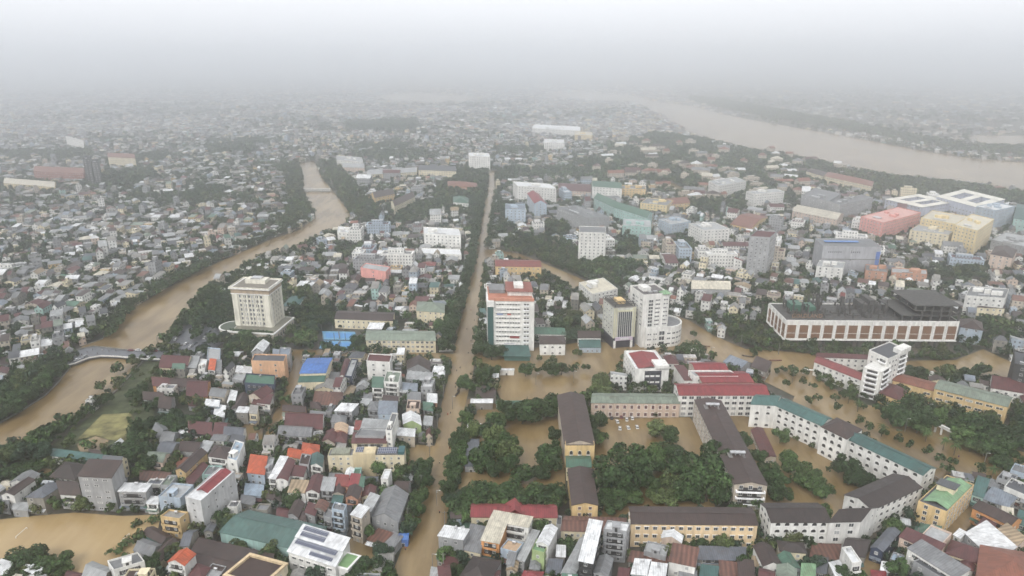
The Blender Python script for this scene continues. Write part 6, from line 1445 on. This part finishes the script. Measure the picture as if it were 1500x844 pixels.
for px, py, c_ in [(192,511,'dark red'),(203,511,'white'),(215,511,'white'),(227,512,'dark red'),(233,510,'white'),(242,507,'white'),(247,505,'silver'),(252,504,'white')]: car(px, py+3, c_, tang(px-5, py, px+5, py-(2 if px > 230 else 0)), 2.2, 'at the far kerb of the bridge')
for px, py, c_ in [(113,528,'white'),(125,523,'silver')]: car(px, py, c_, tang(100,533,130,521), 2.2, 'near the left end of the bridge')
car(217, 524.5, 'white', tang(225,528,210,520), 2.2, 'turning at the right bridge end')
for px, py in [(258,498),(262,492),(266,488),(273,504),(280,508),(286,504),(292,508),(298,504),(268,512),(277,515),(290,514),(264,510),(302,490),(306,487),(300,496)]: car(px, py, random.choice(('white', 'white', 'silver', 'black', 'white', 'grey')), tang(255,500,275,480,0)+random.uniform(-.4, .4), .5, 'under trees')
mb = MB(); o = U(275, 503); q = [U(*a) for a in ((246,506),(262,480),(300,470),(322,480),(330,500),(300,522),(262,518))]; mb.prism([(a, b) for a, b in q][::1], 0, .5); struct(build(mb, 'car_park', [M['asph']]))
for px, py, c_ in [(904,619,'white'),(910,612,'dark red'),(918,616,'white'),(926,614,'white'),(908,629,'white'),(920,628,'white'),(933,627,'white'),(896,614,'black')]: car(px, py, c_, math.radians(90+random.uniform(-8, 8)), -.15, 'standing in the flooded yard')
for px, py in [(722,650),(718,651)]: car(px, py, 'white', 1.4, -.1, 'under the park trees')
car(419, 502, 'white', .8, .4, 'beside the hotel podium')
for px, py in [(506,517),(514,518),(494,515),(500,519)]: car(px, py, 'white', 1.2, .2, 'below the tennis courts')
# tennis courts
for A, B, C in (((473,497),(523,498),(520,486)), ((467,510),(517,511),(523,500))):
    q = ccw(quad(A, B, C, .5)); o = ctr(q); R = thing('tennis_court', 'sports court', 'blue tennis court', *o, 0, 'tennis courts', True); THINGS[-1] = (*THINGS[-1][:4], 'blue tennis court, %s of the pair' % ('farther' if A[1] < 500 else 'nearer'), True); mark(grow(q, 1), 2)
    mb = MB(); mb.prism(q, 0, .5); build(local(mb, o), 'surface', [M['oc']], R, (.13, .30, .46)); mb = MB(); mb.prism(sub(q, .1, .9, .2, .8), .5, .51); build(local(mb, o), 'court', [M['oc']], R, (.08, .25, .52))
    mb = MB(); mb.prism(sub(q, .49, .51, .1, .9), .51, 1.5); build(local(mb, o), 'net', [M['conc']], R)
    for u in (0, .33, .66, 1):
        for v in (0, 1): p = P2(q, u, v); mb = MB(); mb.prism([(p[0]-.1, p[1]-.1), (p[0]+.1, p[1]-.1), (p[0]+.1, p[1]+.1), (p[0]-.1, p[1]+.1)], 0, 6); build(local(mb, o), 'lamp_pole', [M['conc']], R)
# gate across the boulevard
a, b = U(1369, 633), U(1401, 649); o = ((a[0]+b[0])/2, (a[1]+b[1])/2)
R = thing('gateway', 'gate', 'white ceremonial gateway with four posts in front of the yellow boulevard school', *o, 0, None, True); ang = math.atan2(b[1]-a[1], b[0]-a[0]); L_ = math.hypot(b[0]-a[0], b[1]-a[1]); R.rotation_euler = (0, 0, ang)
for u, hh in ((-.5, 4.4), (-.22, 5.6), (.22, 5.6), (.5, 4.4)): mb = MB(); mb.box(u*L_-.4, -.4, -1, u*L_+.4, .4, hh); build(mb, 'post', [M['white']], R)
for u0, u1, z in ((-.53, -.2, 4.4), (-.28, .28, 5.6), (.2, .53, 4.4), (-.24, .24, 4.4)): mb = MB(); mb.box(u0*L_, -.55, z, u1*L_, .55, z+.55); build(mb, 'lintel', [M['white']], R)
# small canopy gate by the white hotel
x, y = U(1184, 546); R = thing('entrance_canopy', 'gate', 'curved white canopy gate left of the red roofed wings', x, y, 0, None, True)
mb = MB(); pts = [(5.5*math.cos(t*math.pi/8+3.6), 5.5*math.sin(t*math.pi/8+3.6)) for t in range(9)]
for p, q in zip(pts, pts[1:]): mb.solid([(p[0]*.85, p[1]*.85, 4.6), (p[0], p[1], 4.6), (q[0], q[1], 4.6), (q[0]*.85, q[1]*.85, 4.6)], .5)
build(mb, 'canopy', [M['white']], R)
for p in (pts[0], pts[4], pts[8]): mb = MB(); mb.box(p[0]*.92-.25, p[1]*.92-.25, -1, p[0]*.92+.25, p[1]*.92+.25, 4.3); build(mb, 'post', [M['white']], R)
# billboard and kiosks beside the avenue park
def kiosk(px, py, w_, d_, h, col, roofc, ds, ang=0):
    x, y = U(px, py); R = thing('kiosk', 'kiosk', ds, x, y, 0, None, True, ang); mb = MB(); mb.box(-w_/2, -d_/2, -1, w_/2, d_/2, h); build(mb, 'wall', [M['wall']], R, col)
    q = [(-w_/2-.3, -d_/2-.3), (w_/2+.3, -d_/2-.3), (w_/2+.3, d_/2+.3), (-w_/2-.3, d_/2+.3)]; build(roof_mesh(q, h+.02, 'x', .8, 0), 'roof', [M['roof']], R, roofc); put('door', 'door', R, 0, -d_/2, 0, 0, 1.2, 1, 2)
kiosk(742, 550, 10, 1.2, 4.2, K['W'], K['wh'], 'white billboard like kiosk at the edge of the flooded square')
kiosk(675+43, 560, 11, 6, 5, K['LC'], K['wh'], 'pale roofed pavilion at the top of the avenue park'); kiosk(706, 598, 13, 5, 5, K['D'], K['wh'], 'white roofed pavilion in the avenue park'); kiosk(712, 583, 12, 16, 4.5, K['D'], K['br'], 'long brown roofed shed in the avenue park')
kiosk(695, 636, 7, 6, 5, K['LC'], K['wh'], 'small white roofed kiosk above the covered walk'); kiosk(692, 672, 6, 26, 4, K['G'], K['sl'], 'long grey roofed covered walk in the avenue park'); kiosk(756, 598, 24, 4, 4, K['G'], K['gn'], 'low green roofed bike shed below the flooded square')
kiosk(672, 790, 9, 14, 3.2, (.06, .15, .09), K['gn'], 'green roofed shed beside the long crimson roofed school'); kiosk(1398, 592, 9, 3, 3, (.1, .2, .5), K['bl'], 'bright blue tarpaulin booth in front of the yellow boulevard school')
kiosk(592, 797, 4, 4, 4, (.1, .2, .5), K['bl'], 'blue tarpaulin awning at the avenue kerb')
# street lamps
def lamp(px, py, h, ds, arm=1.6):
    x, y = U(px, py); R = thing('street_lamp', 'street lamp', ds, x, y, 0, 'street lamps'); mb = MB(); mb.box(-.11, -.11, -1, .11, .11, h); build(mb, 'pole', [M['conc']], R); mb = MB(); mb.box(0, -.06, h-.1, arm, .06, h); build(mb, 'arm', [M['metal']], R); mb = MB(); mb.box(arm-.4, -.18, h-.25, arm+.3, .18, h-.1); build(mb, 'lamp_head', [M['white']], R)
for k, (px, py) in enumerate([(634,838),(640,742),(663,600),(690,520),(1160,562),(1255,600),(1325,634),(1440,686),(1041,526),(785,565),(840,562),(232,510),(314,498),(1211,552),(1358,612)]): lamp(px, py, 9, 'grey street lamp standing in the flood')
# utility poles with cables
def pole_line(pts, h=9.5):
    W_ = [U(*p) for p in pts]
    for k, (x, y) in enumerate(W_):
        R = thing('utility_pole', 'utility pole', 'concrete utility pole carrying cables', x, y, 0, 'utility poles'); mb = MB(); mb.box(-.15, -.15, -1, .15, .15, h); build(mb, 'pole', [M['conc']], R)
        mb = MB(); mb.box(-1.1, -.06, h-.7, 1.1, .06, h-.55); build(mb, 'crossarm', [M['conc']], R)
        if k+1 < len(W_):
            dx, dy = W_[k+1][0]-x, W_[k+1][1]-y
            for s_ in (-1, 0, 1):
                mb = MB(); P_ = [(s_+dx*t/6, dy*t/6, h-.5-1.1*(1-(t/3-1)**2)) for t in range(7)]
                for a, b in zip(P_, P_[1:]): mb.face([(a[0]-.04, a[1], a[2]), (b[0]-.04, b[1], b[2]), (b[0]+.04, b[1], b[2]+.03), (a[0]+.04, a[1], a[2]+.03)])
                build(mb, 'cable', [M['rub']], R)
pole_line([(578,838),(598,770),(618,720),(630,676),(641,628),(650,584),(659,545)]); pole_line([(650,838),(652,775)]); pole_line([(428,528),(418,560),(404,596),(390,632)]); pole_line([(1400,722),(1372,758),(1340,800)]); pole_line([(1085,508),(1140,520),(1200,528),(1262,534),(1330,530)])
# people wading: one continuous figure each, wearing rain capes
def person_mesh():
    import bmesh
    mb = MB(); rings = [(-.5, .12, .10), (0.0, .15, .11), (.45, .17, .12), (.8, .19, .13), (1.0, .17, .11), (1.25, .21, .12), (1.38, .20, .11), (1.45, .07, .07), (1.52, .075, .08), (1.62, .10, .11), (1.72, .085, .1), (1.77, .03, .04)]
    n = 8
    for (z0, a0, b0), (z1, a1, b1) in zip(rings, rings[1:]):
        for k in range(n):
            t, u = k*2*math.pi/n, (k+1)*2*math.pi/n
            mb.face([(a0*math.cos(t), b0*math.sin(t), z0), (a0*math.cos(u), b0*math.sin(u), z0), (a1*math.cos(u), b1*math.sin(u), z1), (a1*math.cos(t), b1*math.sin(t), z1)])
    for s in (-1, 1):                    # arms reaching forward, grown out of the shoulder
        P_ = [(s*.18, 0, 1.36, .06), (s*.27, .02, 1.1, .05), (s*.22, .25, 1.0, .042), (s*.20, .36, 1.0, .035)]
        for (x0, y0, z0, r0), (x1, y1, z1, r1) in zip(P_, P_[1:]):
            for k in range(6):
                t, u = k*math.pi/3, (k+1)*math.pi/3; mb.face([(x0+r0*math.cos(t), y0, z0+r0*math.sin(t)), (x0+r0*math.cos(u), y0, z0+r0*math.sin(u)), (x1+r1*math.cos(u), y1, z1+r1*math.sin(u)), (x1+r1*math.cos(t), y1, z1+r1*math.sin(t))])
    me = mb.mesh('person', [M['oc']]); bm = bmesh.new(); bm.from_mesh(me); bmesh.ops.remove_doubles(bm, verts=bm.verts[:], dist=.002); bm.to_mesh(me); bm.free(); return me
PERS = person_mesh()
def cape_mesh():
    mb = MB(); n = 8; rings = [(.55, .34, .30), (1.0, .27, .22), (1.36, .22, .15), (1.47, .1, .1)]
    for (z0, a0, b0), (z1, a1, b1) in zip(rings, rings[1:]):
        for k in range(n):
            t, u = k*2*math.pi/n, (k+1)*2*math.pi/n
            mb.face([(a0*math.cos(t), b0*math.sin(t), z0), (a0*math.cos(u), b0*math.sin(u), z0), (a1*math.cos(u), b1*math.sin(u), z1), (a1*math.cos(t), b1*math.sin(t), z1)])
    return mb.mesh('rain_cape', [M['oc']])
CAPE = cape_mesh(); mb = MB()
for k in range(10): t, u = k*math.pi/5, (k+1)*math.pi/5; mb.face([(.24*math.cos(t), .24*math.sin(t), 1.68), (.24*math.cos(u), .24*math.sin(u), 1.68), (0, 0, 1.86)])
HAT = mb.mesh('hat', [M['oc']])
PC = {'dark': (.03, .03, .035), 'red': (.35, .03, .03), 'blue': (.04, .08, .25), 'black': (.02, .02, .02), 'purple': (.12, .04, .16), 'orange': (.5, .12, .03), 'green': (.04, .14, .06), 'pale': (.5, .5, .48)}
random.seed(12)
PE = [(635,622,'dark'),(645,607,'dark'),(656,608,'red'),(660,606,'dark'),(670,656,'red'),(654,680,'blue'),(644,680,'dark'),(643,710,'dark'),(655,696,'black'),(640,722,'pale'),(644,752,'dark'),(667,563,'dark'),(667,568,'dark'),(686,518,'dark'),(666,517,'dark'),(674,540,'dark'),(669,544,'dark'),(580,803,'dark'),(594,806,'dark'),(1041,518,'dark'),(1025,510,'dark'),(1034,512,'red'),(1033,525,'red'),(1157,550,'dark'),(1160,549,'dark'),(1404,670,'purple'),
 (1006,514,'dark'),(695,470,'dark'),(690,455,'red'),(702,420,'dark'),(706,390,'dark'),(441,532,'dark'),(428,534,'red'),(120,521,'dark'),(128,517,'dark'),(136,514,'dark'),(143,519,'dark'),(160,516,'dark'),(170,515,'dark'),(150,514,'pale'),(800,745,'orange'),(712,748,'pale'),(682,715,'dark'),(690,500,'dark'),(684,483,'dark')]
for px, py, c_ in PE:
    z = 2.2 if (px < 180 and py < 525) else -.25; x, y = U(px, py, max(z, 0)); R = thing('person', 'person', f'person in a {c_} rain cape', x, y, z, 'people out in the flood', False, random.uniform(0, 6.28))
    link('body', PERS, R, (.22, .13, .09)); link('rain_cape', CAPE, R, PC[c_])
    if random.random() < .5: link('hat', HAT, R, random.choice(((.5, .45, .32), (.05, .05, .06), (.4, .05, .05))))
def boat(px, py, L_, ang, ds, col):
    x, y = U(px, py); R = thing('boat', 'boat', ds, x, y, .25, None, True, ang); mb = MB(); n = 9; prev = None
    for k in range(n):
        t = k/(n-1)*2-1; w_ = .75*(1-abs(t)**2.2)+.03; z = .5+.35*t*t; s = [(t*L_/2, -w_, z), (t*L_/2, -w_*.6, -.05), (t*L_/2, w_*.6, -.05), (t*L_/2, w_, z), (t*L_/2, w_-.05, z), (t*L_/2, w_*.5, .06), (t*L_/2, -w_*.5, .06), (t*L_/2, -w_+.05, z)]
        if prev:
            for i in range(8): j = (i+1) % 8; mb.face([prev[i], s[i], s[j], prev[j]])
        prev = s
    build(mb, 'hull', [M['oc']], R, col)
    for t in (-.25, .2): mb = MB(); mb.box(t*L_-.15, -.6, .4, t*L_+.15, .6, .46); build(mb, 'thwart', [M['bark']], R)
boat(670, 578, 7.5, 1.25, 'dark wooden sampan in the avenue beside the park trees', (.04, .035, .035)); boat(672, 571, 6, 1.3, 'second dark sampan just above the first in the avenue', (.07, .06, .055)); boat(660, 655, 4.5, 1.3, 'small red and white boat near the row of dense avenue trees', (.3, .06, .05))
boat(1136, 529, 9, .0, 'long low raft with people at the shopping centre corner', (.16, .06, .05)); boat(1095, 523, 8, -.4, 'dark sampan in the boulevard left of the shopping centre', (.06, .05, .045)); boat(1034, 508, 6, -.3, 'brown boat in the boulevard below the white tower', (.14, .07, .04)); boat(1317, 632, 3, -.3, 'small green boat in the middle of the boulevard', (.08, .12, .05))
# goal posts sticking out of the pond
for A, B, ds in (((24,790),(40,776),'white goal frame standing in the pond at the left edge'), ((178,796),(190,785),'white goal frame at the right end of the pond')):
    a, b = U(*A), U(*B); o = ((a[0]+b[0])/2, (a[1]+b[1])/2); R = thing('goal_frame', 'goal', ds, *o, 0, None, True)
    for p, q, z0, z1 in ((a, a, -.5, 1.3), (b, b, -.5, 1.3)): mb = MB(); mb.prism([(p[0]-.08, p[1]-.08), (p[0]+.08, p[1]-.08), (p[0]+.08, p[1]+.08), (p[0]-.08, p[1]+.08)], z0, z1); build(local(mb, o), 'post', [M['white']], R)
    l = math.hypot(b[0]-a[0], b[1]-a[1]); nx, ny = -(b[1]-a[1])/l*.08, (b[0]-a[0])/l*.08; mb = MB(); mb.prism([(a[0]-nx, a[1]-ny), (b[0]-nx, b[1]-ny), (b[0]+nx, b[1]+ny), (a[0]+nx, a[1]+ny)][::-1][::-1], 1.2, 1.36, bot=True); build(local(mb, o), 'crossbar', [M['white']], R)

# ---------------------------------------------------------------- labels: what a thing looks like, and what tells it from the next one
ORD = ['nearest', 'second nearest', 'third nearest', 'fourth nearest', 'fifth nearest', 'sixth nearest', 'seventh nearest', 'eighth nearest', 'ninth nearest', 'tenth nearest', 'eleventh nearest', 'twelfth nearest']
def side_of(x, y, lx, ly):
    dx, dy = x-lx, y-ly
    return ('right of' if dx > 0 else 'left of') if abs(dx) > abs(dy)*1.0 else ('behind' if dy > 0 else 'in front of')
cand = {}
for i, (o, x, y, cat, desc, full) in enumerate(THINGS):
    if full: o['label'] = desc; continue
    lk = sorted(LAND, key=lambda q: math.hypot(q[1]-x, q[2]-y))[0]
    s = side_of(x, y, lk[1], lk[2]); short = f"{desc} {s} {lk[0]}"; cand.setdefault(short, []).append((math.hypot(lk[1]-x, lk[2]-y), i))
for k, v in cand.items():
    v.sort()
    for n_, (d, i) in enumerate(v):
        o = THINGS[i][0]
        lab = k if len(v) == 1 else f"{k}, {ORD[n_] if n_ < 12 else str(n_+1)+'th nearest'}"
        wds = lab.split()
        if len(wds) > 16: lab = lab.replace(' the ', ' ')
        o['label'] = lab
# ---------------------------------------------------------------- the rain haze over the whole town
hz = MB(); x0, y0, z0, x1, y1, z1 = -14000, -900, -1.5, 14000, 14000, 300
hz.box(x0, y0, z0, x1, y1, z1); m = bpy.data.materials.new('haze'); m.use_nodes = True; n = m.node_tree; n.nodes.remove(n.nodes['Principled BSDF'])
vp = n.nodes.new('ShaderNodeVolumePrincipled'); vp.inputs['Color'].default_value = (.965, .982, 1, 1); vp.inputs['Density'].default_value = HAZE_D; vp.inputs['Anisotropy'].default_value = 0.88
n.links.new(vp.outputs[0], n.nodes['Material Output'].inputs['Volume'])
ho = build(hz, 'haze', [m]); ho['kind'] = 'stuff'
print('OBJECTS', len(bpy.data.objects), 'things', len(THINGS))
